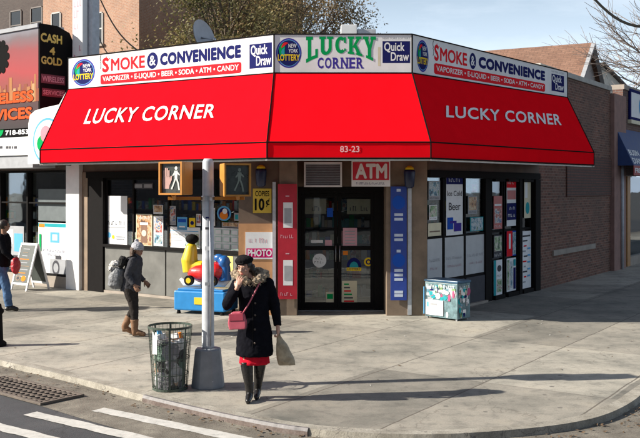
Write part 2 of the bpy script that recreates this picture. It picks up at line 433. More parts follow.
# sidewalk material
def sidewalkmat():
    m, nt, b = newmat('sidewalk_concrete')
    p = POS(nt)
    dp = nt.nodes.new('ShaderNodeVectorMath'); dp.operation = 'DOT_PRODUCT'; nt.links.new(p, dp.inputs[0]); dp.inputs[1].default_value = (.832, -.555, 0)
    dq = nt.nodes.new('ShaderNodeVectorMath'); dq.operation = 'DOT_PRODUCT'; nt.links.new(p, dq.inputs[0]); dq.inputs[1].default_value = (.555, .832, 0)
    wob = MATH(nt, 'MULTIPLY', MATH(nt, 'SUBTRACT', NOISE(nt, p, 2.2, 5), .5), .05)
    a = MATH(nt, 'ADD', dp.outputs['Value'], wob); c = MATH(nt, 'ADD', dq.outputs['Value'], wob)
    line = None
    for k in (-17.6, -16.0, -14.6, -13.0, -11.4, -9.7, -7.9, -6.15, -4.66, -3.1, -1.55, 0, 1.6, 3.2):
        w = MATH(nt, 'LESS_THAN', MATH(nt, 'ABSOLUTE', MATH(nt, 'SUBTRACT', a, k)), .011)
        line = w if line is None else MATH(nt, 'MAXIMUM', line, w)
    md = MATH(nt, 'ABSOLUTE', MATH(nt, 'SUBTRACT', MATH(nt, 'FRACT', MATH(nt, 'DIVIDE', MATH(nt, 'ADD', c, 40.35), 3.1)), .5))
    cross = MATH(nt, 'MULTIPLY', MATH(nt, 'LESS_THAN', md, .0032), .6)
    line = MATH(nt, 'MAXIMUM', line, cross)
    # per-slab tone
    cv = nt.nodes.new('ShaderNodeCombineXYZ')
    nt.links.new(MATH(nt, 'FLOOR', MATH(nt, 'DIVIDE', MATH(nt, 'ADD', a, 4.66), 1.6)), cv.inputs[0])
    nt.links.new(MATH(nt, 'FLOOR', MATH(nt, 'ADD', MATH(nt, 'DIVIDE', MATH(nt, 'ADD', c, 40.35), 3.1), .5)), cv.inputs[1])
    wn = nt.nodes.new('ShaderNodeTexWhiteNoise'); nt.links.new(cv.outputs[0], wn.inputs['Vector'])
    base = RAMP(nt, wn.outputs['Value'], [(0, (.21, .195, .165)), (.35, (.285, .262, .22)), (.7, (.345, .318, .268)), (1, (.41, .38, .32))])
    n1 = NOISE(nt, p, .9, 7, .65); n2 = NOISE(nt, p, 45, 3, .7); n3 = NOISE(nt, p, 5, 6, .7)
    base = MIX(nt, base, RAMP(nt, n1, [(.32, (.50, .52, .53)), (.46, (.82, .83, .83)), (.56, (1, 1, 1)), (.74, (1.15, 1.12, 1.06))]), 1.0, 'MULTIPLY')
    base = MIX(nt, base, RAMP(nt, n3, [(.33, (.62, .63, .64)), (.5, (1, 1, 1))]), .8, 'MULTIPLY')
    base = MIX(nt, base, RAMP(nt, n2, [(.3, (.78, .78, .78)), (.6, (1.08, 1.08, 1.08))]), .7, 'MULTIPLY')
    # gum spots
    vo = nt.nodes.new('ShaderNodeTexVoronoi'); setin(vo, 'Scale', 2.3); nt.links.new(p, vo.inputs['Vector'])
    gum = MATH(nt, 'LESS_THAN', vo.outputs['Distance'], .07)
    base = MIX(nt, base, (.10, .09, .08, 1), MATH(nt, 'MULTIPLY', gum, .75))
    # hairline cracks
    v2 = nt.nodes.new('ShaderNodeTexVoronoi'); v2.feature = 'DISTANCE_TO_EDGE'; setin(v2, 'Scale', .33)
    dis = nt.nodes.new('ShaderNodeVectorMath'); dis.operation = 'ADD'; nt.links.new(p, dis.inputs[0])
    nz = nt.nodes.new('ShaderNodeTexNoise'); setin(nz, 'Scale', 1.5); setin(nz, 'Detail', 5); nt.links.new(p, nz.inputs['Vector'])
    nt.links.new(nz.outputs['Color'], dis.inputs[1]); nt.links.new(dis.outputs[0], v2.inputs['Vector'])
    crack = MATH(nt, 'MULTIPLY', MATH(nt, 'LESS_THAN', v2.outputs['Distance'], .0025), .35)
    base = MIX(nt, base, (.09, .075, .06, 1), MATH(nt, 'MAXIMUM', MATH(nt, 'MULTIPLY', line, .8), crack))
    nt.links.new(base, b.inputs['Base Color']); setin(b, 'Roughness', .88)
    h = MATH(nt, 'SUBTRACT', MATH(nt, 'MULTIPLY', n2, .4), line)
    BUMP(nt, b, h, .45, .012)
    return m
M_side = sidewalkmat()
def simpleground(name, cols, sc1, sc2, bump=.4, rough=.9, crackc=None):
    m, nt, b = newmat(name)
    p = POS(nt); n1 = NOISE(nt, p, sc1, 7, .65); n2 = NOISE(nt, p, sc2, 4, .7); n0 = NOISE(nt, p, .25, 4)
    c = RAMP(nt, n1, [(.3, cols[0]), (.52, cols[1]), (.7, cols[2])])
    c = MIX(nt, c, RAMP(nt, n2, [(.3, (.65, .65, .65)), (.65, (1.2, 1.2, 1.2))]), .8, 'MULTIPLY')
    c = MIX(nt, c, RAMP(nt, n0, [(.35, (.8, .8, .8)), (.65, (1.1, 1.1, 1.1))]), .8, 'MULTIPLY')
    if crackc:
        v2 = nt.nodes.new('ShaderNodeTexVoronoi'); v2.feature = 'DISTANCE_TO_EDGE'; setin(v2, 'Scale', .9)
        ad = nt.nodes.new('ShaderNodeVectorMath'); ad.operation = 'ADD'; nt.links.new(p, ad.inputs[0])
        nz = nt.nodes.new('ShaderNodeTexNoise'); setin(nz, 'Scale', 2.5); setin(nz, 'Detail', 5); nt.links.new(p, nz.inputs['Vector'])
        nt.links.new(nz.outputs['Color'], ad.inputs[1]); nt.links.new(ad.outputs[0], v2.inputs['Vector'])
        c = MIX(nt, c, crackc, MATH(nt, 'MULTIPLY', MATH(nt, 'LESS_THAN', v2.outputs['Distance'], .006), .6))
    nt.links.new(c, b.inputs['Base Color']); setin(b, 'Roughness', rough)
    BUMP(nt, b, n2, bump, .012)
    return m
M_asph = simpleground('asphalt', [(.04, .042, .046, 1), (.062, .063, .068, 1), (.085, .084, .086, 1)], 1.3, 90, .5, .85, (.02, .02, .02, 1))
M_gut = simpleground('gutter_concrete', [(.11, .095, .075, 1), (.18, .16, .13, 1), (.26, .235, .19, 1)], 2.5, 60, .5, .9, (.07, .055, .045, 1))
M_curb = simpleground('curb_concrete', [(.20, .18, .145, 1), (.33, .305, .255, 1), (.45, .42, .36, 1)], 3, 60, .4, .88, (.1, .09, .08, 1))
M_curbsteel = simpleground('steel_curb_face', [(.10, .07, .06, 1), (.15, .115, .10, 1), (.22, .19, .175, 1)], 6, 50, .3, .6)

RD = -.075
b_ = MB(); b_.face([(-400, -300, RD - .01), (400, -300, RD - .01), (400, 600, RD - .01), (-400, 600, RD - .01)]); g = struct(b_.build('ground', mat('far_ground', (.07, .068, .065, 1), .9, .2, .3), base=(0, 0, RD - .01)))
b_ = MB(); b_.poly(WORLD, [(-60, -8), (60, -8), (60, 60), (-60, 60)], RD, M_asph); struct(b_.build('road', base=(0, 0, RD)))
b_ = MB(); b_.poly(WORLD, [(p.x, p.y) for p in inner] + [(40, 90), (-60, 90), (-45, 45)], 0, M_side); struct(b_.build('sidewalk'))
# curb: flush concrete band, vertical face, steel-faced stretch
def strip(l1, l2, z1, z2, material):
    s = MB(); s.m(material)
    for i in range(len(l1) - 1):
        s.face([V((l1[i].x, l1[i].y, z1)), V((l1[i + 1].x, l1[i + 1].y, z1)), V((l2[i + 1].x, l2[i + 1].y, z2)), V((l2[i].x, l2[i].y, z2))])
    return s
s = strip(curb, inner, .006, .004, M_curb)
fc = strip(offs(curb, -.012), curb, RD, .006, M_curb)
for f_, u_, m_ in zip(fc.f, fc.uv, fc.mi):
    i = len(s.v); s.v += [fc.v[k] for k in f_]; s.f.append(tuple(range(i, i + 4))); s.uv.append(u_); s.mi.append(0)
struct(s.build('curb'))
i0 = min(range(len(curb)), key=lambda i: (curb[i] - ground(139, 395)).length); i1 = min(range(len(curb)), key=lambda i: (curb[i] - ground(312, 430)).length)
seg = curb[i0:i1 + 1]
s = MB(); s.m(M_curbsteel); s.m(mat('worn_steel_edge', (.15, .14, .14, 1), .6, .6, 14))
so, si, s2 = offs(seg, -.03), offs(seg, -.012), offs(seg, .02)
for i in range(len(seg) - 1):
    for A, za, B, zb, mi in ((so, RD + .001, so, -.02, 0), (so, -.02, si, .012, 1), (si, .012, s2, .0125, 1)):
        s.face([V((A[i].x, A[i].y, za)), V((A[i + 1].x, A[i + 1].y, za)), V((B[i + 1].x, B[i + 1].y, zb)), V((B[i].x, B[i].y, zb))], None, mi)
struct(s.build('curb_edge'))
gw = offs(curb, -.95)
s = strip(gw, offs(curb, .01), RD + .004, RD + .0045, M_gut); struct(s.build('gutter'))
# debris and leaves in the gutter
rr = random.Random(3)
s = MB(); s.m(mat('dead_leaves', (.12, .075, .04, 1), .8, .4, 30))
for i in range(260):
    k = rr.randrange(3, len(curb) - 8); d = -abs(rr.gauss(0, .16)) - .03
    t = rr.random(); a = curb[k] * (1 - t) + curb[k + 1] * t; q = offs(curb, d)[k] if i < 0 else a
    tt = (curb[k + 1] - curb[k]).normalized(); q = a - V((-tt.y, tt.x, 0)) * (-d)
    if q.y > 20 or abs(q.x) > 9: continue
    r_ = rr.uniform(.008, .026); an = rr.uniform(0, 6.3); z = RD + .012 + rr.random() * .01
    s.face([(q.x + r_ * math.cos(an + j * 1.57) * (1.4 if j % 2 else .8), q.y + r_ * math.sin(an + j * 1.57) * (1.4 if j % 2 else .8), z + rr.uniform(-.006, .012)) for j in range(4)])
o = s.build('leaf_litter'); tag(o, 'brown dead leaves and grit lying along the gutter', 'litter', None, 'stuff')

s = MB(); s.m(mat('dead_leaves', (.12, .075, .04, 1), .8, .4, 30)); rr = random.Random(31)
M_scrap = mat('paper_scrap', (.55, .54, .50, 1), .8)
for i in range(150):
    x, y = rr.uniform(-7, 6.5), rr.uniform(9.9, 19.5)
    if y > 17.2 + max(0, -x - 1.5) * .7 or y < 9.9 + abs(x) * .55: continue
    r_ = rr.uniform(.008, .024); an = rr.uniform(0, 6.3); mi_ = s.m(M_scrap) if rr.random() < .2 else 0
    s.face([(x + r_ * math.cos(an + j * 1.57) * (1.5 if j % 2 else .7), y + r_ * math.sin(an + j * 1.57) * (1.5 if j % 2 else .7), .005 + rr.uniform(0, .010)) for j in range(4)], None, mi_)
o = s.build('pavement_litter'); tag(o, 'scattered dead leaves and paper scraps on the pavement slabs', 'litter', None, 'stuff')
# crosswalk markings (worn paint)
def paintmat():
    m, nt, b = newmat('worn_road_paint')
    p = POS(nt); n1 = NOISE(nt, p, 9, 8, .75)
    nt.links.new(RAMP(nt, n1, [(.30, (.12, .12, .12)), (.40, (.45, .44, .41)), (.7, (.62, .60, .56))]), b.inputs['Base Color']); setin(b, 'Roughness', .8)
    return m
M_paint = paintmat()
s = MB()
def stripe(x0, y0, x1, y1, w):
    a, b = ground(x0, y0, RD), ground(x1, y1, RD); t = (b - a).normalized(); nrm = V((-t.y, t.x, 0)) * w / 2
    n = 24; rr = random.Random(int(x0)); L = []; R = []
    for i in range(n + 1):
        c = a + (b - a) * i / n
        L.append(c + nrm * (1 + rr.uniform(-.12, .12))); R.append(c - nrm * (1 + rr.uniform(-.12, .12)))
    for i in range(n): s.face([(L[i].x, L[i].y, RD + .009), (R[i].x, R[i].y, RD + .009), (R[i + 1].x, R[i + 1].y, RD + .009), (L[i + 1].x, L[i + 1].y, RD + .009)][::-1], None, s.m(M_paint))
stripe(30, 414, 330, 482, .19); stripe(-60, 412, 60, 443, .19); stripe(98, 410, 420, 477, .19)
struct(s.build('road_marking'))
# storm drain grate
M_rust = mat('rusty_iron', (.13, .105, .085, 1), .75, .35, 9, bump=.3, bscale=50)
t = thing('drain_grate', 'rusty brown iron storm drain grate set in the gutter at the kerb', 'drain grate', (-3.7, 11.5, RD))
GF = Frame((-3.30, 10.62, RD + .006), (-.77, .638, 0), (.638, .77, 0), (0, 0, 1))
s = MB(); W_, H_ = 1.75, .62
for a, b, c, d in ((0, W_, 0, .05), (0, W_, H_ - .05, H_), (0, .05, .05, H_ - .05), (W_ - .05, W_, .05, H_ - .05)): s.box(GF, a, b, c, d, 0, .03)
s.build('frame', M_rust, t, bevel=.004)
s = MB()
k = .05
for i in range(1, 16): s.box(GF, i * W_ / 16 - .014, i * W_ / 16 + .014, .05, H_ - .05, .004, .026)
for j in range(1, 6): s.box(GF, .05, W_ - .05, j * H_ / 6 - .014, j * H_ / 6 + .014, .006, .024)
s.build('grid', M_rust, t)
MB().patch(GF, .05, W_ - .05, .05, H_ - .05, .002).build('pit', M_black, t)

# ================================================================ building
B0 = V((-5.95, 22.15)); A1 = V((-1.6, 18.9)); BR = V((2.12, 17.62)); R1 = V((5.37, 22.06)); R2 = R1 + V((.555, .832)) * 6.1
FL = wallframe(B0, A1); LL = (A1 - B0).length
FR = wallframe(BR, R1); LR = (R1 - BR).length
FB = wallframe(R1, R2); LB = (R2 - R1).length
ROOF = 5.28
M_brick = brickmat('dark_red_brick', (.085, .032, .020, 1), (.24, .095, .06, 1), (.24, .165, .125, 1), stain=.6, stainc=(.12, .07, .05, 1))
M_brickp = brickmat('bricked_up_patch', (.13, .05, .035, 1), (.17, .07, .05, 1), (.08, .05, .04, 1), w=.9, h=.075, ms=.018, stain=.3)
store = thing('corner_store', 'one-storey brown brick corner shop with the red awning round its chamfered entrance', 'shop building', (1, 22, 0))
def wbox(name, F, s0, s1, t0, t1, d0, d1, m, par, bevel=0): return MB().box(F, s0, s1, t0, t1, d0, d1).build(name, m, par, bevel=bevel)
# left street wall
HL = 2.74
wbox('wall', FL, 0, LL, HL + .15, ROOF, -.28, 0, M_brown, store)
wbox('lintel', FL, .35, LL, HL, HL + .147, -.2, .05, M_frame, store)
# brown pillar left of door; orange facing paints its sunlit lower part
MB().box(FRONT, -1.60, -.80, 0, ROOF - .01, -18.95, -17.70).build('pillar', M_brown, store)
MB().box(FRONT, -1.602, -.925, 0, 1.80, -17.70, -17.68).build('sunlit_facing', M_sunlitwall, store)
MB().box(FRONT, -.80, -.45, 0, ROOF - .02, -18.9, -17.64).build('pillar', M_tan, store, bevel=.01)
MB().box(FRONT, -.93, -.865, 0, 2.62, -17.66, -17.61).build('corner_trim', M_galv, store)
# right pillar
MB().box(FRONT, 1.30, 2.10, 0, ROOF - .012, -18.9, -17.62).build('pillar', M_tan, store, bevel=.01)
MB().box(FRONT, 1.715, 1.79, .02, 2.55, -17.618, -17.59).build('corner_trim', M_galv, store)
# over-door wall and roof slab
MB().box(FRONT, -.448, 1.298, 2.53, ROOF - .015, -18.75, -18.3).build('wall', M_brown, store)
# right street walls
wbox('wall', FR, .02, LR, HL + .12, ROOF, -.28, 0, M_brown, store)
wbox('lintel', FR, .02, LR, HL - .03, HL + .118, -.2, .04, M_frame, store)
wbox('wall', FB, 0, LB, 0, 5.42, -.3, 0, M_brick, store)
wbox('coping', FB, -.02, LB, 5.422, 5.56, -.35, .05, mat('stone_coping', (.40, .38, .34, 1), .8, .2), store, bevel=.01)
wbox('bricked_up_window', FB, *FB.rect(566, 157, 612, 196), .001, .035, M_brickp, store)
wbox('sill', FB, *FB.rect(552, 247, 594, 252), 0, .05, M_concrete_wall, store)
MB().box(FB, LB + .002, LB + 1.3, 0, 5.35, -.35, .12).build('pier', mat('pink_painted_brick', (.26, .15, .125, 1), .85, .2, 4, bump=.3, bscale=30), store)
# rear / roof
s = MB(); P = [(B0.x, B0.y + .3), (A1.x, A1.y + .3), (-.9, 18.0), (1.9, 18.0), (R1.x - .35, R1.y), (R2.x - .3, R2.y), (R2.x - 8, R2.y + 6), (B0.x + 6, B0.y + 9)]
s.poly(WORLD, P, ROOF - .12); s.build('roof', M_roof, store)
s = MB()
bk = [(B0.x, B0.y), (B0.x + 6, B0.y + 9), (R2.x - 8, R2.y + 6), (R2.x, R2.y)]
for a, b in zip(bk, bk[1:]): s.box(wallframe(V(b), V(a)), 0, (V(b) - V(a)).length, 0, ROOF - .1, -.25, 0)
s.build('rear_wall', M_brick, store)
# interior
FLi = 1.7
s = MB(); s.poly(WORLD, [(B0.x + .3, B0.y + .2), (A1.x, A1.y + .1), (-.5, 18.3), (1.3, 18.3), (BR.x + .1, BR.y + .6), (R1.x - .3, R1.y + .1), (R1.x - 4, R1.y + 4), (B0.x + 4, B0.y + 4)], .03)
s.build('shop_floor', M_intfloor, store)
s = MB(); s.poly(WORLD, [(B0.x + .3, B0.y + .2), (A1.x, A1.y + .1), (-.5, 18.3), (1.3, 18.3), (BR.x + .1, BR.y + .6), (R1.x - .3, R1.y + .1), (R1.x - 4, R1.y + 4), (B0.x + 4, B0.y + 4)][::-1], 2.95)
s.build('shop_ceiling', M_int, store)
wbox('partition', FL, 0, 3.9, .03, 2.9, -1.9, -1.8, M_int, store)
wbox('partition', FR, 1.7, LR, .03, 2.9, -1.9, -1.8, M_int, store)
MB().box(FRONT, -1.5, 2.3, .03, 2.9, -21.6, -21.5).build('partition', M_int, store)

# ---- left shopfront glazing
def px_s(F, x, y=200): return F.hit(x, y)[0]
xs = [103.5, 130, 165, 203, 242.5]
SILL = 1.10
ssx = [px_s(FL, x) for x in xs]; ssx[-1] = LL - .03
wbox('wall', FL, .0, px_s(FL, 88.5), 0, HL + .148, -.2, .03, M_tan, store)
wbox('door_jamb', FL, px_s(FL, 88.6), ssx[0] - .003, 0, HL, -.25, .02, M_frame, store)
for i in range(4):
    a, b = ssx[i], ssx[i + 1]
    w = wbox('window', FL, a, b, SILL + .06, HL, -.11, -.10, M_glass, store)
    s = MB(); wd = .055
    s.box(FL, a, b, SILL, SILL + .06, -.14, .05); s.box(FL, a, b, HL - .05, HL - .001, -.14, -.07)
    s.box(FL, a, a + wd, SILL + .061, HL - .051, -.14, -.07)
    if i == 3: s.box(FL, b - wd, b, SILL + .061, HL - .051, -.14, -.07)
    s.build('window_frame', M_frame, w, bevel=.004)
for i in range(4):
    a, b = ssx[i], ssx[i + 1]
    wbox('bulkhead_panel', FL, a + .02, b - .02, .06, SILL - .002, -.12, -.02, M_bulk, store, bevel=.006)
wbox('plinth', FL, ssx[0], LL, 0, .058, -.14, 0, M_concrete_wall, store)
wbox('bulkhead_seal', FL, ssx[0], LL - .03, .058, SILL - .003, -.16, -.122, M_frame, store)

# ---- entrance doors
FD = Frame((-.445, 18.4, 0), (1, 0, 0), (0, 0, 1), (0, -1, 0)); DW = 1.74
s = MB()
s.box(FD, 0, .06, 0, 2.45, -.08, .06); s.box(FD, DW - .19, DW, 0, 2.45, -.08, .06); s.box(FD, .061, DW - .191, 2.39, 2.45, -.08, .06)
s.box(FD, 0, DW, 2.451, 2.528, -.08, .08)
s.build('door_frame', M_frame, store, bevel=.004)
dl = (DW - .25) / 2
for i in range(2):
    a = .063 + i * (dl + .002); b = a + dl - .004
    s = MB(); st = .075
    s.box(FD, a, a + st, .02, 2.385, -.05, .01); s.box(FD, b - st, b, .02, 2.385, -.05, .01)
    s.box(FD, a + st, b - st, .02, .16, -.05, .01); s.box(FD, a + st, b - st, 2.30, 2.385, -.05, .01); s.box(FD, a + st, b - st, 1.23, 1.31, -.05, .012)
    d = s.build('door', M_frame, store, bevel=.004)
    MB().box(FD, a + st, b - st, .161, 1.229, -.025, -.018).box(FD, a + st, b - st, 1.311, 2.299, -.025, -.018).build('pane', M_glassd, d)
    hx = b - st / 2 if i == 0 else a + st / 2
    MB().tube([FD.P(hx, 1.0, .012), FD.P(hx, 1.0, .06), FD.P(hx, 1.32, .06), FD.P(hx, 1.32, .012)], .011, 8).build('handle', M_steel, d, smooth=True)
    # stickers on the glass; cream cards paint the light showing in it
    if i == 0:
        MB().patch(FD, *FD.rect(305, 199, 326, 214), -.03, mat('reflection_card', (.42, .38, .26, 1), .5)).scrib(FD, *FD.rect(307, 206, 322, 211), -.028, M_dgrey, 4).build('reflection_card', None, d)
        k = FD.rect(312, 253, 327, 268); s = MB(); cx, cy = (k[0] + k[1]) / 2, (k[2] + k[3]) / 2
        s.disc(FD, cx, cy, .14, .14, -.014, M_paper); s.scrib(FD, cx - .08, cx + .08, cy + .02, cy + .06, -.012, M_dgrey, 1); s.scrib(FD, cx - .10, cx + .10, cy - .06, cy - .015, -.012, M_dgrey, 2); s.build('sticker', None, d)
        s = MB().patch(FD, *FD.rect(326, 292, 334, 305), -.014, M_cream); k = FD.rect(327, 294, 333, 299); s.patch(FD, *k, -.012, M_green); s.build('sticker', None, d)
        s = MB().patch(FD, *FD.rect(325, 240, 332, 246), -.014, M_palepink); s.build('sticker', None, d)
        s = MB().patch(FD, *FD.rect(311, 240, 323, 243), -.014, M_paper); s.build('sticker', None, d)
        s = MB().patch(FD, *FD.rect(327, 208, 333, 217), -.014, M_blue); s.build('sticker', None, d)
    else:
        s = MB().patch(FD, *FD.rect(343, 228, 357, 246), -.014, M_palepink)
        MB().patch(FD, *FD.rect(347, 199, 372, 214), -.03, mat('reflection_card', (.42, .38, .26, 1), .5)).scrib(FD, *FD.rect(350, 206, 368, 211), -.028, M_dgrey, 9).build('reflection_card', None, d)  # cream colour stands in for light reflected in this leaf
        for q in range(5): s.patch(FD, *FD.rect(345, 231 + q * 3, 355, 231.8 + q * 3), -.012, M_grey)
        s.build('paper_notice', None, d)
        s = MB().patch(FD, *FD.rect(342, 281, 357, 305), -.014, M_cream)
        for q in range(6): s.patch(FD, *FD.rect(344, 283.5 + q * 3.4, 349 + (q * 37 % 6), 285 + q * 3.4), -.012, (M_green, M_dgrey, M_pred)[q % 3])
        s.build('paper_notice', None, d)
        s = MB().patch(FD, *FD.rect(343, 251, 348, 255), -.014, M_orange); s.build('sticker', None, d)
        k = FD.rect(346, 256, 362, 270); cx = (k[0] + k[1]) / 2; s = MB(); s.disc(FD, cx, k[2] + .05, .15, .20, -.014, M_navy, 24, 0, 180); s.disc(FD, cx, k[2] + .05, .09, .12, -.012, M_teal, 24, 0, 180); s.patch(FD, cx - .15, cx + .15, k[2] - .02, k[2] + .05, -.010, M_yellow)
        s.text(FD, 'LOTTERY', cx - .13, cx + .13, k[2] - .005, k[2] + .04, -.008, M_navy, .01); s.build('lottery_sticker', None, d)
        k = FD.rect(364, 257, 373, 267); s = MB(); cx, cy = (k[0] + k[1]) / 2, (k[2] + k[3]) / 2; s.disc(FD, cx, cy, .09, .09, -.014, M_yellow); s.disc(FD, cx, cy, .055, .055, -.012, M_navy); s.disc(FD, cx, cy, .03, .03, -.010, M_yellow); s.build('sticker', None, d)
MB().box(FD, .0, DW, 0, .02, -.1, .15).build('threshold', M_steel, store)

# ---- right shopfront
def fr_s(x, y=200): return FR.hit(x, y, -.05)[0]
cols = [(427.5, 442.5), (445, 464), (466, 484.5)]
a_prev = .03
TOPZ = HL - .035
rows_r = [(.66, 1.50), (1.54, TOPZ)]
for i, (x0, x1) in enumerate(cols):
    a, b = fr_s(x0), fr_s(x1)
    w = wbox('window', FR, a, b, 1.545, TOPZ, -.10, -.09, M_glass, store)
    s = MB(); s.box(FR, a - .075 if i else .03, a, .0, TOPZ, -.14, -.05); s.box(FR, a, b, 1.49, 1.544, -.14, -.05); s.box(FR, a, b, .60, .66, -.14, -.05)
    s.build('window_frame', M_frame, w, bevel=.004)
    s = MB().box(FR, a, b, .661, 1.489, -.10, -.06, mat('frosted_panel', (.46, .47, .48, 1), .45, .08, 4))
    f = s.build('frosted_panel', None, store)
    s = MB(); s.scrib(FR, a + .08, b - .06, 1.03, 1.09, -.057, mat('faint_print', (.30, .30, .33, 1), .6), i); s.scrib(FR, a + .12, b - .1, .87, .92, -.057, mat('faint_pink', (.45, .26, .30, 1), .6), i + 5); s.build('lettering', None, f)
    wbox('bulkhead_panel', FR, a, b, .05, .599, -.12, -.04, M_dgrey, store)
wbox('plinth', FR, .03, fr_s(485), 0, .048, -.14, .03, M_concrete_wall, store)
a, b = fr_s(484.6), fr_s(491)
wbox('mullion_post', FR, a, b, 0, TOPZ, -.15, -.02, M_frame, store)
dc = [(491.5, 503), (504.5, 517), (520, 531.5)]
for i, (x0, x1) in enumerate(dc):
    a, b = fr_s(x0, 235), fr_s(x1, 235)
    s = MB(); s.box(FR, a, a + .05, .0, TOPZ, -.14, -.06); s.box(FR, b - .04, b, .0, TOPZ, -.14, -.06)
    s.box(FR, a + .05, b - .04, 1.50, 1.56, -.14, -.06); s.box(FR, a + .05, b - .04, 0, .09, -.14, .03); s.box(FR, a + .05, b - .04, TOPZ - .06, TOPZ, -.14, .03)
    w = s.build('door' if i < 2 else 'side_light', M_frame, store, bevel=.004)
    MB().box(FR, a + .05, b - .04, .09, 1.499, -.10, -.09).box(FR, a + .05, b - .04, 1.561, TOPZ - .061, -.10, -.09).build('pane', M_glassd, w)
wbox('door_jamb', FR, fr_s(532, 235), LR - .02, 0, TOPZ, -.2, .05, M_frame, store)
wbox('door_filler', FR, fr_s(517.2, 235), fr_s(519.8, 235), 0, TOPZ, -.14, .02, M_frame, store)

# ---- goods on shelves behind the glass
M_goods = [M_pred, M_yellow, M_blue, M_green, M_paper, M_orange, M_teal, M_cream, M_paper] + M_pic
def shelf(F, s0, s1, d0, label, seed):
    rr = random.Random(seed)
    c = F.P((s0 + s1) / 2, 0, d0); t = thing('display_shelf', label, 'shelf', (c.x, c.y, .03))
    s = MB(); s.box(F, s0, s0 + .03, .03, 2.3, d0 - .35, d0); s.box(F, s1 - .03, s1, .03, 2.3, d0 - .35, d0)
    lv = [.15, .55, .95, 1.3, 1.65, 2.0]
    for z in lv: s.box(F, s0 + .03, s1 - .03, z - .02, z, d0 - .35, d0)
    s.build('rack', M_bframe, t)
    s = MB()
    for z in lv:
        x = s0 + .05
        while x < s1 - .12:
            w = rr.uniform(.05, .13); h = rr.uniform(.12, .27)
            s.box(F, x, x + w - .008, z, z + h, d0 - .2, d0 - rr.uniform(.01, .05), rr.choice(M_goods)); x += w
    o = s.build('packet_goods', None, t); o['kind'] = 'stuff'
shelf(FL, ssx[0] + .1, ssx[2] - .05, -.30, 'display shelf of packets behind the left shop window nearest the white pillar', 5)
shelf(FL, ssx[2] + .05, ssx[4] - .1, -.30, 'display shelf of packets behind the left shop window nearest the kiddie ride', 6)
shelf(FR, .5, 2.6, -.45, 'display shelf of packets behind the right-hand shop windows', 8)
shelf(FR, 3.0, 4.9, -.8, 'display shelf of packets behind the right-hand glazed doors', 9)

shelf(FD, .1, 1.6, -1.0, 'display shelf of packets seen through the glass entrance doors', 15)
# ================================================================ awning with sign boards
aw = thing('awning', 'bright red fabric awning wrapping the shop corner under white LUCKY CORNER sign boards', 'awning', (0.3, 17.5, 3.0))
VL, V1, V2, VR = V((-5.97, 19.2, 0)), V((-.942, 16.0, 0)), V((1.97, 16.0, 0)), V((6.30, 20.7, 0))
S_L, S1, S2, S_R = V((-5.60, 20.0, 0)), V((-.864, 16.9, 0)), V((1.73, 16.9, 0)), V((6.10, 22.2, 0))
zt, zb, vt, vb = 5.39, 4.66, 3.315, 3.03
def at(p, z): return V((p.x, p.y, z))
Q_sign = [Quad(at(S_L, 4.69), at(S1, zb), at(S1, zt), at(S_L, zt)), Quad(at(S1, zb), at(S2, zb), at(S2, zt), at(S1, zt)), Quad(at(S2, zb), at(S_R, 4.735), at(S_R, 5.365), at(S2, zt))]
Q_can = [Quad(at(VL, vt), at(V1, vt), at(S1, zb), at(S_L, 4.69)), Quad(at(V1, vt), at(V2, vt), at(S2, zb), at(S1, zb)), Quad(at(V2, vt), at(VR, vt), at(S_R, 4.735), at(S2, zb))]
Q_val = [Quad(at(VL, vb), at(V1, vb), at(V1, vt), at(VL, vt)), Quad(at(V1, vb), at(V2, vb), at(V2, vt), at(V1, vt)), Quad(at(V2, vb), at(VR, vb), at(VR, vt), at(V2, vt))]
def sheetq(q, name, m, par, n=18, sag=0.0, seed=0, th=.004):
    s = MB(); s.m(m); k = 6
    vs = []
    for i in range(n + 1):
        for j in range(k + 1):
            a, b = i / n, j / k
            d = -sag * math.sin(math.pi * b) * (abs(math.sin(math.pi * a * 4)) ** .8) + mnoise.noise(V((a * 7 + seed, b * 3, seed))) * sag * .5 * math.sin(math.pi * b)
            s.v.append(q.P(a, b, d))
    for i in range(n):
        for j in range(k):
            p = [i * (k + 1) + j, (i + 1) * (k + 1) + j, (i + 1) * (k + 1) + j + 1, i * (k + 1) + j + 1]
            s.f.append(tuple(p)); s.uv.append([(i / n, j / k)] * 4); s.mi.append(0)
    return s.build(name, None, par, smooth=True)
cans, vals, signs = [], [], []
for i in range(3):
    cans.append(sheetq(Q_can[i], 'canopy', M_red, aw, 24 if i != 1 else 14, .012, i * 3.1))
    vals.append(sheetq(Q_val[i], 'valance', M_red, aw, 12, .003, i * 1.7))
for i in range(3):
    q = Q_sign[i]; s = MB(); m = s.m(M_white)
    c = [q.P(0, 0), q.P(1, 0), q.P(1, 1), q.P(0, 1)]; e = [q.P(0, 0, -.12), q.P(1, 0, -.12), q.P(1, 1, -.12), q.P(0, 1, -.12)]
    s.face(c); s.face(e[::-1])
    for j in range(4): s.face([c[j], e[j], e[(j + 1) % 4], c[(j + 1) % 4]][::-1])
    signs.append(s.build('sign_board', None, aw))
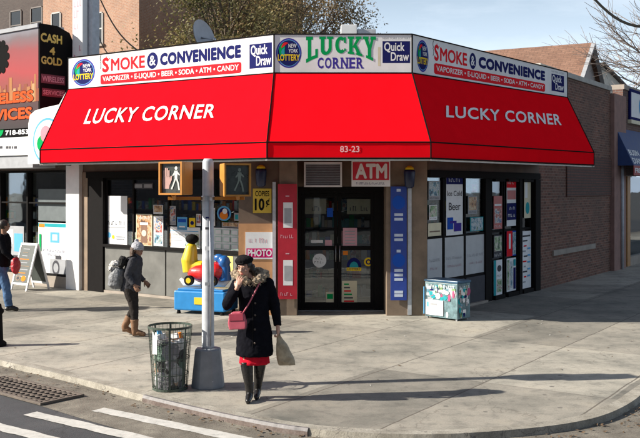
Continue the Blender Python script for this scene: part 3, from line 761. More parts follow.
# seams and piping
s = MB(); r_ = .013
def ln(a, b, r=r_): s.tube([a, b], r, 6)
for i in range(3):
    q = Q_sign[i]; ln(q.P(0, 1, .004), q.P(1, 1, .004)); ln(q.P(0, 0, .004), q.P(1, 0, .004)); ln(q.P(0, 0, .004), q.P(0, 1, .004)); ln(q.P(1, 0, .004), q.P(1, 1, .004))
    q = Q_can[i]; ln(q.P(0, 0, .004), q.P(0, 1, .004)); ln(q.P(1, 0, .004), q.P(1, 1, .004)); ln(q.P(0, 0, .003), q.P(1, 0, .003))
    q = Q_val[i]; ln(q.P(0, 0, .003), q.P(0, 1, .003)); ln(q.P(1, 0, .003), q.P(1, 1, .003)); ln(q.P(0, 0, .003), q.P(1, 0, .003))
s.build('piping', M_black, aw)
s = MB(); zz = vb - .03
for a, b in ((VL, V1), (V1, V2), (V2, VR)):
    t_ = (b - a).normalized(); nn = V((-t_.y, t_.x, 0))
    a2, b2 = a + nn * .05, b + nn * .05
    s.tube([at(a2, zz), at(b2, zz)], .022, 4)
for p, w in ((VL, B0), (V1, A1), (V2, BR), (VR, R1)): s.tube([at(p, zz), V((w.x, w.y, zz + .1))], .018, 6)
s.build('frame_bar', mat('white_hem_bar', (.62, .60, .56, 1), .6), aw)
s = MB()
s.poly(WORLD, [(p.x, p.y) for p in (S_L, S1, S2, S_R)] + [(R1.x, R1.y), (BR.x, BR.y), (A1.x, A1.y), (B0.x, B0.y)], 4.70); s.build('top_cover', M_black, aw)
s = MB(); s.face([at(VL, vb), at(VL, vt), at(S_L, 4.69), V((B0.x + .02, B0.y, 4.69)), V((B0.x + .02, B0.y, 3.1))]); s.face([at(VR, vb), V((R1.x, R1.y, 3.1)), V((R1.x, R1.y, 4.72)), at(S_R, 4.73), at(VR, vt)])
s.build('end_panel', M_red, aw)

# ---- lettering
def lottery(q, cs, ct, rs, rt, d, par, name='lottery_logo'):
    s = MB(); u = .0006
    s.disc(q, cs, ct, rs, rt, d, M_purple); s.disc(q, cs, ct, rs * .90, rt * .90, d + u, M_lblue); s.disc(q, cs, ct, rs * .86, rt * .86, d + 2 * u, M_navy)
    s.disc(q, cs - rs * .30, ct + rt * .18, rs * .45, rt * .5, d + 3 * u, M_green, 20, 90, 270)
    s.disc(q, cs - rs * .22, ct + rt * .32, rs * .36, rt * .4, d + 4 * u, M_pred, 20, 60, 180)
    s.disc(q, cs - rs * .28, ct + rt * .05, rs * .30, rt * .28, d + 5 * u, M_teal, 20, 100, 260)
    s.text(q, 'NEW', cs - rs * .02, cs + rs * .62, ct + rt * .34, ct + rt * .62, d + 6 * u, M_paper, .02)
    s.text(q, 'YORK', cs - rs * .02, cs + rs * .72, ct + rt * .02, ct + rt * .28, d + 6 * u, M_paper, .02)
    s.text(q, 'LOTTERY', cs - rs * .86, cs + rs * .86, ct - rt * .52, ct - rt * .08, d + 7 * u, M_yellow, .035)
    return s.build(name, None, par)
def quickdraw(q, s0, s1, t0, t1, d, par):
    s = MB(); w, h = s1 - s0, t1 - t0
    s.patch(q, s0, s1, t0, t0 + h * .84, d, M_navy)
    s.text(q, 'NEW YORK LOTTERY', s0, s1, t0 + h * .91, t1, d, M_grey, .0)
    s.text(q, 'Quick', s0 + w * .06, s0 + w * .80, t0 + h * .40, t0 + h * .80, d + .0008, M_white, .025, 0)
    s.text(q, 'Draw', s0 + w * .30, s0 + w * .96, t0 + h * .08, t0 + h * .42, d + .0008, M_white, .025, 0)
    return s.build('game_logo', None, par)
def roundband(s, q, s0, s1, t0, t1, rs, rt, d, m):
    pts = []
    for cx, cy, a0 in ((s1 - rs, t0 + rt, -90), (s1 - rs, t1 - rt, 0), (s0 + rs, t1 - rt, 90), (s0 + rs, t0 + rt, 180)):
        for k in range(6): an = rad(a0 + 90 * k / 5); pts.append((cx + rs * math.cos(an), cy + rt * math.sin(an)))
    s.poly(q, pts, d, m)
def smoke(q, par, px):
    """px: dict of screen spans measured on the photograph turned into fractions of the board"""
    L = (q.P(1, .5) - q.P(0, .5)).length
    def fa(x):
        lo, hi = 0.0, 1.0
        for _ in range(40):
            mid = (lo + hi) / 2
            if q.px(mid, .5)[0] < x: lo = mid
            else: hi = mid
        return lo
    H = (q.P(.5, 1) - q.P(.5, 0)).length
    a0, a1 = fa(px['logo'][0]), fa(px['logo'][1])
    lottery(q, (a0 + a1) / 2, .49, (a1 - a0) / 2, .42, .001, par)
    s = MB()
    m0, m1 = fa(px['moke'][0]), fa(px['moke'][1]); sa = fa(px['s'])
    w = m0 - sa
    s.text(q, 'MOKE', m0, m1, .45, .83, .0016, M_pred, .035)
    # the S drawn as a pipe with a curl of smoke
    s.text(q, 'S', sa + w * .12, m0 - w * .20, .43, .88, .0016, M_pred, .045)
    def arc(cx, cy, rx, ry, a0, a1, t, n=10, m=M_pred, d=.002):
        o = [(cx + rx * math.cos(rad(a0 + (a1 - a0) * i / n)), cy + ry * math.sin(rad(a0 + (a1 - a0) * i / n))) for i in range(n + 1)]
        k = [(cx + (rx - t) * math.cos(rad(a0 + (a1 - a0) * i / n)), cy + (ry - t * L / H) * math.sin(rad(a0 + (a1 - a0) * i / n))) for i in range(n + 1)]
        for i in range(n): s.face([q.P(*o[i], d), q.P(*o[i + 1], d), q.P(*k[i + 1], d), q.P(*k[i], d)], None, s.m(m))
    arc(sa + w * .72, .90, w * .22, .10, 170, 330, w * .07)
    arc(sa - w * .12, .66, w * .16, .11, -80, 90, w * .06, m=M_black)
    arc(sa + w * .06, .87, w * .18, .11, 100, 260, w * .06, m=M_black, d=.0026)
    s.build('lettering', None, par)
    e0, e1 = fa(px['amp'][0]), fa(px['amp'][1]); s = MB()
    s.disc(q, (e0 + e1) / 2, .64, (e1 - e0) / 2, .24, .0012, M_navy); s.text(q, '&', e0 + (e1 - e0) * .22, e1 - (e1 - e0) * .22, .50, .79, .002, M_white, .02)
    c0, c1 = fa(px['conv'][0]), fa(px['conv'][1]); s.text(q, 'CONVENIENCE', c0, c1, .47, .83, .0016, M_navy, .075, spacing=1.06)
    s.build('lettering', None, par)
    b0, b1 = fa(px['band'][0]), fa(px['band'][1]); s = MB()
    roundband(s, q, b0, b1, .07, .37, .012, .06, .0014, M_pred)
    s.text(q, 'VAPORIZER \u2022 E-LIQUID \u2022 BEER \u2022 SODA \u2022 ATM \u2022 CANDY', b0 + .012, b1 - .012, .13, .31, .0024, M_white, .02)
    s.build('red_band', None, par)
    d0, d1 = fa(px['qd'][0]), fa(px['qd'][1]); quickdraw(q, d0, d1, .16, .92, .001, par)
smoke(Q_sign[0], signs[0], dict(logo=(72, 95), s=101, moke=(111, 145), amp=(147, 158), conv=(160, 241), band=(100.5, 241.5), qd=(249.5, 272)))
smoke(Q_sign[2], signs[2], dict(logo=(416.5, 428.5), s=433.5, moke=(440, 467), amp=(469.5, 476), conv=(478.5, 545), band=(434, 545), qd=(551.5, 564)))
q = Q_sign[1]
k = q.rect(276, 38, 301.5, 68); lottery(q, (k[0] + k[1]) / 2, (k[2] + k[3]) / 2, (k[1] - k[0]) / 2, (k[3] - k[2]) / 2, .001, signs[1])
k = q.rect(382.5, 37, 410, 63); quickdraw(q, *k, .001, signs[1])
MB().patch(q, *q.rect(378, 47, 380.5, 66), .0012, M_cream).build('faded_strip', None, signs[1])
k = q.rect(317, 57.5, 364, 68.5)
s = MB()
# CORNER with slab serifs
wd = (k[1] - k[0]); x = k[0]
for ch, wch in zip('CORNER', (.9, 1, 1, 1.05, .9, 1)):
    w = wd * wch / 5.85
    s.text(q, ch, x + w * .08, x + w * .9, k[2], k[3], .0012, M_purple, .035)
    if ch in 'RNE':
        h = (k[3] - k[2]) * .10
        for xa, xb, ya in ((0, .40, 0), (0, .34, 1)) + (((.62, .98, 0), (.62, .98, 1)) if ch == 'N' else ((.66, .98, 0),) if ch == 'R' else ()):
            s.patch(q, x + w * xa, x + w * xb, k[2] + (k[3] - k[2] - h) * ya, k[2] + (k[3] - k[2] - h) * ya + h, .0018, M_purple)
    x += w
s.build('lettering', None, signs[1])
# LUCKY, slab-serif letters with an arched foot
k = q.rect(306, 36.5, 376.5, 63)
s = MB(); cnt = [0]
widths = [('L', .19), ('U', .215), ('C', .19), ('K', .215), ('Y', .20)]
def stroke(pts, ox, w):
    cnt[0] += 1; out = []
    dens = []
    for i in range(len(pts)):
        a, b = pts[i], pts[(i + 1) % len(pts)]
        for t in (0, .25, .5, .75): dens.append((a[0] + (b[0] - a[0]) * t, a[1] + (b[1] - a[1]) * t))
    for x, y in dens:
        X = ox + x * w; yb = .36 * (1 - abs(2 * X - 1) ** 2.2); Y = yb + (1 - yb) * y
        out.append((k[0] + (k[1] - k[0]) * X, k[2] + (k[3] - k[2]) * Y))
    s.poly(q, out, .0010 + cnt[0] * .00022, M_green)
def R(x0, x1, y0, y1): return [(x0, y0), (x1, y0), (x1, y1), (x0, y1)]
def ARC(cx, cy, rx, ry, ix, iy, a0, a1, n=10):
    o = [(cx + rx * math.cos(rad(a0 + (a1 - a0) * i / n)), cy + ry * math.sin(rad(a0 + (a1 - a0) * i / n))) for i in range(n + 1)]
    return o + [(cx + ix * math.cos(rad(a1 + (a0 - a1) * i / n)), cy + iy * math.sin(rad(a1 + (a0 - a1) * i / n))) for i in range(n + 1)]
G = {'L': [R(.14, .42, .04, .97), R(0, .56, .86, 1), R(0, .95, 0, .15), R(.74, .95, .1, .42)],
     'U': [R(.10, .36, .33, .97), R(.66, .88, .33, .97), R(0, .46, .87, 1), R(.54, 1, .87, 1), ARC(.49, .34, .39, .34, .14, .16, 180, 360)],
     'C': [ARC(.52, .5, .46, .5, .18, .30, 50, 310, 16), R(.76, .92, .62, .97), R(.78, .92, .14, .30)],
     'K': [R(.10, .35, .04, .97), R(0, .46, .87, 1), R(0, .46, 0, .13), [(.33, .40), (.66, .92), (.90, .92), (.46, .36)], [(.40, .52), (.56, .64), (.98, .04), (.68, .04)], R(.56, .98, .87, 1), R(.60, 1.04, 0, .12)],
     'Y': [[(.08, .93), (.36, .93), (.60, .50), (.40, .42)], [(.66, .93), (.84, .93), (.62, .42), (.44, .44)], R(.38, .64, .04, .50), R(0, .44, .87, 1), R(.58, 1, .87, 1), R(.24, .78, 0, .13)]}
x = 0
for ch, w in widths:
    for st in G[ch]: stroke(st, x, w * .93)
    x += w * .995
s.build('lettering', None, signs[1])
# awning lettering
def textquad(Q, bl, br, tr, tl): return Quad(*[Q.P(*Q.hit(*p), 0) for p in (bl, br, tr, tl)])
MB().text(textquad(Q_can[0], (83.5, 124.3), (213.5, 118), (217, 103.8), (89.5, 109)), 'LUCKY CORNER', 0, 1, 0, 1, .007, M_white, .018, spacing=1.08).build('lettering', None, cans[0])
MB().text(textquad(Q_can[2], (446, 117.5), (561.5, 125.5), (559.5, 114.5), (446, 105.5)), 'LUCKY CORNER', 0, 1, 0, 1, .007, M_white, .025, spacing=1.08).build('lettering', None, cans[2])
k = Q_val[1].rect(340, 146, 359.5, 152.2)
MB().text(Q_val[1], '83-23', *k, .004, mat('pale_pink_print', (.85, .45, .45, 1), .5), .02).build('lettering', None, vals[1])

# old white awning end
OF = Frame(FL.O, FL.u, FL.v, FL.n)
pts = [OF.hit(x, y, 1.45) for x, y in ((28, 164), (84, 163), (84, 92), (66, 92), (59, 104.5), (45, 107.5), (35, 110.5), (30, 115), (28.3, 124))]
s = MB(); s.poly(OF, pts, 1.45, M_white); s.poly(OF, pts[::-1], 1.33, M_white)
for i in range(len(pts)):
    a, b = pts[i], pts[(i + 1) % len(pts)]; s.face([OF.P(*a, 1.33), OF.P(*b, 1.33), OF.P(*b, 1.45), OF.P(*a, 1.45)], None, 0)
oa = s.build('old_awning', None, None); tag(oa, 'white rounded end of an older awning showing left of the red one', 'awning')
c = OF.hit(47.5, 141, 1.45); e = OF.hit(33, 141, 1.45); r_ = abs(e[0] - c[0]); s = MB()
s.disc(OF, *c, r_, r_ * .98, 1.454, M_lblue); s.disc(OF, *c, r_ * .9, r_ * .88, 1.458, M_white); s.disc(OF, c[0] - r_ * .2, c[1] - r_ * .1, r_ * .5, r_ * .4, 1.462, M_green, 20); s.disc(OF, c[0] - r_ * .1, c[1] + r_ * .3, r_ * .35, r_ * .35, 1.466, mat('faded_red_print', (.65, .2, .25, 1), .5), 20)
s.build('logo', None, oa)

# ================================================================ signs on the shop front
def sign(name, label, cat, F, r, d, th, base_m, bevel=.003, extra=None):
    s = MB(); s.box(F, r[0], r[1], r[2], r[3], d, d + th, base_m)
    if extra: extra(s, F, r, d + th + .003)
    o = s.build(name, None, None, bevel=0); return tag(o, label, cat)
FP = Frame((0, 17.70, 0), (1, 0, 0), (0, 0, 1), (0, -1, 0))
def f10(s, F, r, d):
    w, h = r[1] - r[0], r[3] - r[2]
    s.text(F, 'COPIES', r[0] + w * .12, r[1] - w * .12, r[3] - h * .32, r[3] - h * .10, d, M_black, .02)
    s.text(F, '10', r[0] + w * .10, r[0] + w * .62, r[2] + h * .10, r[2] + h * .60, d, M_black, .04); s.text(F, '\u00a2', r[0] + w * .70, r[0] + w * .90, r[2] + h * .25, r[2] + h * .60, d, M_black, .02)
sign('copies_sign', 'yellow sign reading COPIES 10 cents on the brown pillar', 'sign', FP, FP.rect(253, 188.5, 271.5, 213), .002, .012, mat('yellow_sign_paint', (.62, .42, .04, 1), .5), extra=f10)
def fph(s, F, r, d):
    w, h = r[1] - r[0], r[3] - r[2]
    s.scrib(F, r[0] + w * .12, r[0] + w * .42, r[2] + h * .62, r[2] + h * .76, d, M_palepink, 3); s.scrib(F, r[0] + w * .5, r[0] + w * .88, r[2] + h * .60, r[2] + h * .78, d, M_palepink, 8)
    s.patch(F, r[0] + w * .04, r[1] - w * .02, r[2] + h * .06, r[2] + h * .40, d, M_pink); s.text(F, 'PHOTO', r[0] + w * .08, r[1] - w * .06, r[2] + h * .10, r[2] + h * .36, d + .003, M_paper, .04)
sign('photo_sign', 'white sign with magenta PHOTO band on the painted-sunlit orange part of the brown pillar', 'sign', FP, FP.rect(245.5, 232, 273.5, 259), .022, .012, M_paper, extra=fph)
FQ = Frame((0, 17.60, 0), (1, 0, 0), (0, 0, 1), (0, -1, 0))
def fred(s, F, r, d):
    w, h = r[1] - r[0], r[3] - r[2]
    for k in (0, 1):
        z = r[3] - h * (.14 + k * .5)
        s.patch(F, r[0] + w * .28, r[1] - w * .22, z - h * .24, z - h * .02, d, M_paper); s.patch(F, r[0] + w * .34, r[1] - w * .28, z - h * .20, z - h * .07, d + .003, M_grey)
        s.scrib(F, r[0] + w * .14, r[1] - w * .12, z - h * .33, z - h * .30, d, M_palepink, k); s.patch(F, r[0] + w * .4, r[1] - w * .4, z + h * .03, z + h * .04, d, M_palepink)
sign('red_advert_panel', 'tall narrow red panel with two white phone pictures left of the doors', 'panel', FQ, FQ.rect(278, 184, 297, 299), .005, .03, mat('red_panel_print', (.42, .012, .03, 1), .45), extra=fred)
def fblue(s, F, r, d):
    w, h = r[1] - r[0], r[3] - r[2]
    rows = [(.955, 'G'), (.74, 'LOTTO'), (.70, 'TICKET'), (.56, 'HERE'), (.52, 'TODAY'), (.42, 'G'), (.25, 'DAILY'), (.21, 'PLAY'), (.17, 'HERE'), (.06, 'HERE'), (.03, 'TODAY')]
    for f, tx in rows:
        ww = .14 if tx == 'G' else .30
        s.patch(F, r[0] + w * (.5 - ww * .9), r[0] + w * (.5 + ww * .9), r[2] + h * f, r[2] + h * (f + .024), d, mat('panel_marks', (.55, .62, .75, 1), .5))
    s.disc(F, (r[0] + r[1]) / 2, r[2] + h * .86, w * .4, h * .06, d, M_blue); s.disc(F, (r[0] + r[1]) / 2, r[2] + h * .35, w * .4, h * .06, d, M_blue)
sign('blue_advert_panel', 'tall narrow blue panel with small white writing right of the doors', 'panel', FQ, FQ.rect(390.5, 186.5, 406.5, 300), .005, .03, mat('blue_panel_print', (.02, .055, .30, 1), .45), extra=fblue)
def fatm(s, F, r, d):
    w, h = r[1] - r[0], r[3] - r[2]
    s.patch(F, r[0] + w * .03, r[1] - w * .03, r[2] + h * .25, r[3] - h * .04, d, mat('atm_red', (.55, .02, .04, 1), .4)); s.text(F, 'ATM', r[0] + w * .10, r[1] - w * .08, r[2] + h * .31, r[3] - h * .10, d + .003, M_white, .05)
    s.scrib(F, r[0] + w * .12, r[1] - w * .12, r[2] + h * .08, r[2] + h * .17, d, M_navy, 6)
FT = Frame((0, 17.5, 0), (1, 0, 0), (0, 0, 1), (0, -1, 0))
sign('atm_sign', 'red and white ATM sign hanging under the awning over the doors', 'sign', FT, FT.rect(351.5, 161, 390, 186.5), 0, .05, M_white, extra=fatm)
r = FT.rect(351.5, 161, 390, 186.5); s = MB()
for x in (r[0] + .1, r[1] - .1): s.tube([FT.P(x, r[3], -.02), FT.P(x, r[3] + .03, .02)], .006, 6)
s.build('hanger', M_steel, bpy.data.objects['atm_sign'])
# air conditioner
t = thing('air_conditioner', 'window air conditioner with pale frame mounted over the left door leaf', 'air conditioner', (-.02, 18.1, 2.53))
FC = Frame((0, 17.95, 0), (1, 0, 0), (0, 0, 1), (0, -1, 0)); r = FC.rect(304, 162, 342, 187)
MB().box(FC, r[0] + .03, r[1] - .03, r[2] + .03, r[3] - .03, -.34, -.02).build('casing', M_grey, t)
s = MB(); s.box(FC, r[0], r[1], r[2], r[2] + .035, -.05, .01); s.box(FC, r[0], r[1], r[3] - .035, r[3], -.05, .01); s.box(FC, r[0], r[0] + .035, r[2] + .036, r[3] - .036, -.05, .01); s.box(FC, r[1] - .035, r[1], r[2] + .036, r[3] - .036, -.05, .01); s.build('frame', M_paper, t)
s = MB()
for i in range(12): z = r[2] + .05 + i * (r[3] - r[2] - .1) / 12; s.box(FC, r[0] + .04, r[1] - .04, z, z + .014, -.019, -.006)
s.build('grille', M_dgrey, t)
# dark blue wall lanterns with a yellow cap
def lantern(x, y, F, label):
    a, b = F.hit(x, y, .1)
    c = F.P(a, b, .1); t = thing('wall_lantern', label, 'wall lamp', (c.x, c.y, c.z - .25), 'blue wall lamps with yellow caps')
    MB().loft([(c.x, c.y, c.z - .24, .05, .04), (c.x, c.y, c.z - .2, .09, .07), (c.x, c.y, c.z + .08, .115, .09), (c.x, c.y, c.z + .12, .10, .08)], 14).build('lamp_body', mat('lantern_blue', (.012, .02, .06, 1), .35), t, smooth=True)
    MB().loft([(c.x, c.y, c.z + .121, .085, .07), (c.x, c.y, c.z + .16, .08, .065), (c.x, c.y, c.z + .20, .03, .03)], 14).build('cap', M_yellow, t, smooth=True)
    MB().tube([c + V((0, .03, .05)), c + V((0, .13, .05))], .02, 8).build('bracket', M_frame, t)
lantern(261, 175, FP, 'dark blue wall lamp with yellow cap above the yellow COPIES sign')
lantern(409.5, 176, FQ, 'dark blue wall lamp with yellow cap beside the ATM sign and blue panel')

# posters on the left windows
def poster(name, label, F, r, d, base, els, th=.003):
    s = MB(); s.box(F, r[0], r[1], r[2], r[3], d, d + th, base); w, h = r[1] - r[0], r[3] - r[2]; z = d + th + .002
    for i, e in enumerate(els):
        k, x0, x1, y0, y1, m = e[:6]; a, b, c, g = r[0] + w * x0, r[0] + w * x1, r[2] + h * y0, r[2] + h * y1
        if k == 'r': s.patch(F, a, b, c, g, z, m)
        elif k == 'd': s.disc(F, (a + b) / 2, (c + g) / 2, (b - a) / 2, (g - c) / 2, z, m, 24)
        elif k == 's': s.scrib(F, a, b, c, g, z, m, i)
        elif k == 't': s.text(F, e[6], a, b, c, g, z, m, e[7] if len(e) > 7 else .015)
        z += .0012
    return tag(s.build(name, None, None), label, 'poster')
WD = -.097
poster('poster', 'large white poster with printed label in the left shop window', FL, FL.rect(105.5, 196, 127, 246, -.09), WD, M_paper, [('r', .1, .9, .60, .605, M_grey), ('s', .12, .9, .42, .50, M_dgrey), ('r', .1, .9, .36, .38, M_grey), ('d', .08, .25, .16, .27, M_lblue), ('d', .3, .42, .14, .22, M_yellow), ('r', .5, .9, .18, .2, M_grey), ('r', .5, .85, .13, .15, M_grey)])
poster('poster', 'cream poster with a brown coffee cup in the second left window', FL, FL.rect(136, 214, 152, 246, -.09), WD, M_cream, [('r', .04, .96, .03, .97, M_pic[0]), ('r', .3, .7, .1, .66, mat('coffee_print', (.2, .1, .06, 1), .5)), ('r', .25, .75, .66, .74, M_paper), ('d', .35, .65, .3, .5, M_cream), ('s', .1, .9, .84, .92, M_paper)])
poster('poster', 'small white poster beside the coffee cup poster in the left window', FL, FL.rect(153.5, 216, 163, 246, -.09), WD, M_paper, [('r', .1, .9, .45, .92, M_pic[2]), ('r', .1, .9, .08, .38, M_pic[1])])
poster('poster', 'white price list strip low in the window behind the kiddie ride', FL, FL.rect(167.5, 227, 200, 249, -.09), WD, M_paper, [('r', .05, .95, .8, .83, M_lblue), ('r', .1, .4, .5, .53, M_grey), ('r', .1, .45, .35, .38, M_grey), ('r', .55, .78, .15, .7, M_pic[1]), ('r', .02, .10, .1, .7, M_pic[0]), ('r', .82, .97, .1, .7, M_pic[3]), ('s', .14, .5, .62, .70, M_dgrey)])
poster('poster', 'white and pale green gridded price sheet in the window right of the pole', FL, FL.rect(205, 228, 240, 250.5, -.09), WD, M_paper, sum([[('r', .05 + .24 * i, .25 + .24 * i, .06 + .32 * j, .30 + .32 * j, mat('pale_green_print', (.42, .60, .52, 1), .5))] + [('r', .07 + .24 * i, .23 + .24 * i, .09 + .32 * j, .27 + .32 * j, M_paper)] for i in range(4) for j in range(3)], []))
poster('poster', 'light blue sticker above the white price strip in the left window', FL, FL.rect(177, 217, 187, 230, -.09), WD, M_lblue, [('r', .1, .9, .6, .85, M_blue), ('r', .2, .8, .2, .3, M_paper)])
poster('poster', 'small yellow sticker beside the light blue one in the left window', FL, FL.rect(189, 218, 195, 228, -.09), WD, M_yellow, [('d', .2, .8, .3, .7, M_navy)])
k = FL.rect(217, 206, 231, 221, WD); s = MB(); s.disc(FL, (k[0] + k[1]) / 2, (k[2] + k[3]) / 2, (k[1] - k[0]) / 2, (k[3] - k[2]) / 2, WD, M_lblue)
s.disc(FL, (k[0] + k[1]) / 2, (k[2] + k[3]) / 2 , (k[1] - k[0]) / 2.6, (k[3] - k[2]) / 2.6, WD + .003, M_navy); s.disc(FL, (k[0] + k[1]) / 2, (k[2] + k[3]) / 2 - .04, .12, .09, WD + .005, M_orange, 20); s.disc(FL, (k[0] + k[1]) / 2 + .03, (k[2] + k[3]) / 2 + .05, .07, .06, WD + .007, M_paper, 20)
tag(s.build('poster', None, None), 'round blue lottery sticker in the window right of the pole', 'poster')
poster('poster', 'small pale sticker right of the round lottery sticker in the left window', FL, FL.rect(234, 213, 239, 221, -.09), WD, M_grey, [('r', .2, .8, .2, .8, M_teal)])
poster('poster', 'small row of stickers high in the second left window', FL, FL.rect(133, 183, 153, 189, -.09), WD, M_dgrey, [('r', .05, .45, .2, .8, M_grey), ('r', .55, .95, .2, .8, M_grey)])
poster('notice_board', 'yellow notice on the grey panel behind the kiddie ride', FL, FL.rect(215, 256, 233, 275, -.015), -.018, mat('yellow_board', (.72, .58, .16, 1), .55), [('r', .1, .9, .65, .72, M_dgrey), ('r', .1, .8, .45, .5, M_dgrey), ('d', .3, .5, .1, .35, M_pred)])
# posters right side
poster('poster', 'tall white Ice Cold Beer poster in the right-hand window', FR, FR.rect(446, 176, 462.5, 235, -.048), -.046, M_paper, [('r', 0, 1, .86, 1, M_navy), ('s', .15, .85, .90, .96, M_paper), ('t', .06, .94, .66, .75, M_dgrey, 'Ice Cold', .01), ('t', .15, .85, .42, .55, M_dgrey, 'Beer', .01), ('r', .05, .4, .1, .3, M_blue), ('r', .45, .9, .06, .2, M_purple), ('r', .2, .6, .2, .24, M_purple)])
poster('neon_sign', 'small red neon sign in the right-hand window beside the beer poster', FR, FR.rect(473, 184, 478.5, 192, -.09), -.12, M_pred, [('r', .3, .7, .3, .7, M_orange)])
poster('poster', 'teal poster low in the window beside the black mullion', FR, FR.rect(470, 217, 483, 231, -.048), -.046, M_teal, [('r', .05, .95, .05, .95, M_pic[1]), ('s', .1, .9, .7, .85, M_paper)])
poster('poster', 'brown cardboard sheet in the corner of the first right-hand window', FR, FR.rect(428, 223, 441, 236, -.048), -.046, M_cream, [('r', .1, .9, .3, .4, M_tan)])
HC = [(493.2, 502), (506.2, 515.8), (521.5, 530.5)]
dz = -.046
poster('poster', 'red and white poster halfway up the first glazed right-hand door', FR, FR.rect(493.5, 196, 502, 229, -.048), dz, mat('dull_red_print', (.45, .07, .06, 1), .5), [('r', .1, .9, .7, .76, M_paper), ('r', .1, .9, .18, .62, M_pic[2]), ('s', .1, .9, .05, .12, M_paper)])
poster('poster', 'red white and blue stacked poster in the upper middle door pane', FR, FR.rect(506.5, 175, 515.8, 226, -.048), dz, M_paper, [('r', 0, 1, .75, 1, M_pred), ('s', .1, .9, .82, .90, M_paper), ('r', .05, .95, .52, .70, mat('dull_red_print', (.45, .07, .06, 1), .5)), ('r', 0, 1, .12, .45, M_navy), ('s', .12, .88, .32, .38, M_paper), ('s', .12, .88, .18, .24, M_paper)])
poster('poster', 'pale leaning sheet in the upper rightmost door pane', FR, FR.rect(524, 178, 530.5, 218, -.048), dz, M_cream, [('r', .1, .5, .5, .9, M_paper), ('d', .2, .8, .1, .4, M_teal)])
poster('poster', 'black and white portrait poster below the first door rail', FR, FR.rect(493.5, 235, 502, 258, -.048), dz, M_dgrey, [('r', .08, .92, .3, .95, M_pic[3]), ('s', .1, .9, .08, .2, M_paper)])
poster('poster', 'white and teal poster at the foot of the first glazed door', FR, FR.rect(493.5, 260, 502, 295, -.048), dz, M_paper, [('r', 0, .28, 0, 1, M_teal), ('d', .4, .9, .66, .85, M_dgrey), ('s', .35, .9, .52, .58, M_dgrey), ('r', .35, .92, .08, .45, M_pic[3])])
poster('poster', 'red cross shaped advert in the lower middle door pane', FR, FR.rect(506.5, 231, 515.8, 256, -.048), dz, M_blue, [('r', .0, .6, 0, 1, M_pred), ('r', .22, .42, .3, .9, M_paper), ('r', .62, .97, .05, .95, M_pic[1])])
poster('poster', 'green and blue striped advert at the foot of the middle door', FR, FR.rect(506.5, 258, 515.8, 291, -.048), dz, M_paper, [('r', .05, .3, .05, .95, M_pic[3]), ('r', .38, .6, .1, .9, M_pic[1]), ('r', .7, .95, .05, .7, M_navy), ('r', .7, .95, .75, .95, M_teal)])
poster('poster', 'tall white price list with faint lines in the lower rightmost pane', FR, FR.rect(521.5, 231, 530.8, 288, -.048), dz, M_paper, [('r', .1, .9, .90, .93, M_dgrey)] + [('r', .12 + .1 * (i % 2), .4 + .08 * (i % 3), .1 + .09 * i, .125 + .09 * i, (M_grey, M_pred, M_dgrey)[i % 3]) for i in range(9)] + [('r', .6, .85, .2 + .12 * i, .23 + .12 * i, M_lblue) for i in range(5)])

CL = [('poster', 'small green offer card low in the window between the coffee poster and mullion', FL, (132, 232, 136, 246), WD, 3), ('poster', 'strip of small photo cards along the sill of the second left window', FL, (153.5, 205, 163, 214), WD, 0),
      ('poster', 'blurry photo poster above the white price strip in the third left window', FL, (168, 206, 176, 225), WD, 2), ('poster', 'pale photo sheet in the window left of the round lottery sticker', FL, (206, 208, 215, 226), WD, 1),
      ('poster', 'small dark photo card under the round lottery sticker', FL, (222, 222.5, 239, 227.5), WD, 0), ('poster', 'red photo card low in the third window beside the orange strip', FL, (196.5, 214, 201, 226), WD, 2),
      ('poster', 'photo poster at the top of the first right-hand window', FR, (428.5, 181, 440, 200), -.046, 1), ('poster', 'green photo card above the cardboard sheet in the first right-hand window', FR, (429, 205, 437, 220), -.046, 3),
      ('poster', 'warm photo poster at mid height beside the red neon sign', FR, (468, 196, 477, 214), -.046, 0)]
for n_, (nm, lb, F, r, d, k) in enumerate(CL):
    poster(nm, lb, F, F.rect(*r, d), d, M_paper if n_ % 2 else M_grey, [('r', .06, .94, .22, .95, M_pic[k]), ('s', .1, .9, .07, .16, M_dgrey)])
bpy.data.objects['neon_sign']['category'] = 'neon sign'; bpy.data.objects['notice_board']['category'] = 'notice'
# ================================================================ left neighbour
DL = V((-.801, .598)).normalized()
NB = B0 + DL * 14
FN = wallframe(NB, B0)
SN = 14.0
nb = thing('phone_shop', 'phone shop left of the white pillar with dark glazed front and brick upper wall', 'shop building', (-9, 25.5, 0))
M_nbrick = brickmat('dull_brown_brick', (.13, .085, .07, 1), (.17, .12, .10, 1), (.16, .14, .13, 1), stain=.4)
MB().box(FN, 0, SN - .35, 2.95, 5.9, -.3, 0).build('wall', M_nbrick, nb)
MB().box(FN, SN - .33, SN + .18, 0, 5.0, -.25, .12).build('pillar', mat('white_painted_pillar', (.74, .73, .72, 1), .6, .08, 4), nb, bevel=.01)
MB().box(FN, 0, SN - .34, .0, .28, -.2, .03).build('plinth', M_concrete_wall, nb)
MB().box(FN, -.2, SN, 0, 5.8, -8, -7.8).build('rear_wall', M_nbrick, nb)
MB().box(FN, 0, SN - .1, 5.7, 5.8, -7.8, -.3).build('roof', M_roof, nb)
MB().box(FN, 0, SN - .2, .02, 2.93, -2.1, -2.0).build('partition', M_int, nb)
MB().box(FN, 0, SN - .2, 2.9, 2.94, -2.0, -.3).build('shop_ceiling', M_int, nb)
def fn(x, y=240, d=0): return FN.hit(x, y, d)[0]
edges = [fn(x) for x in (-90, -45, 0, 27)] + [SN - .34]
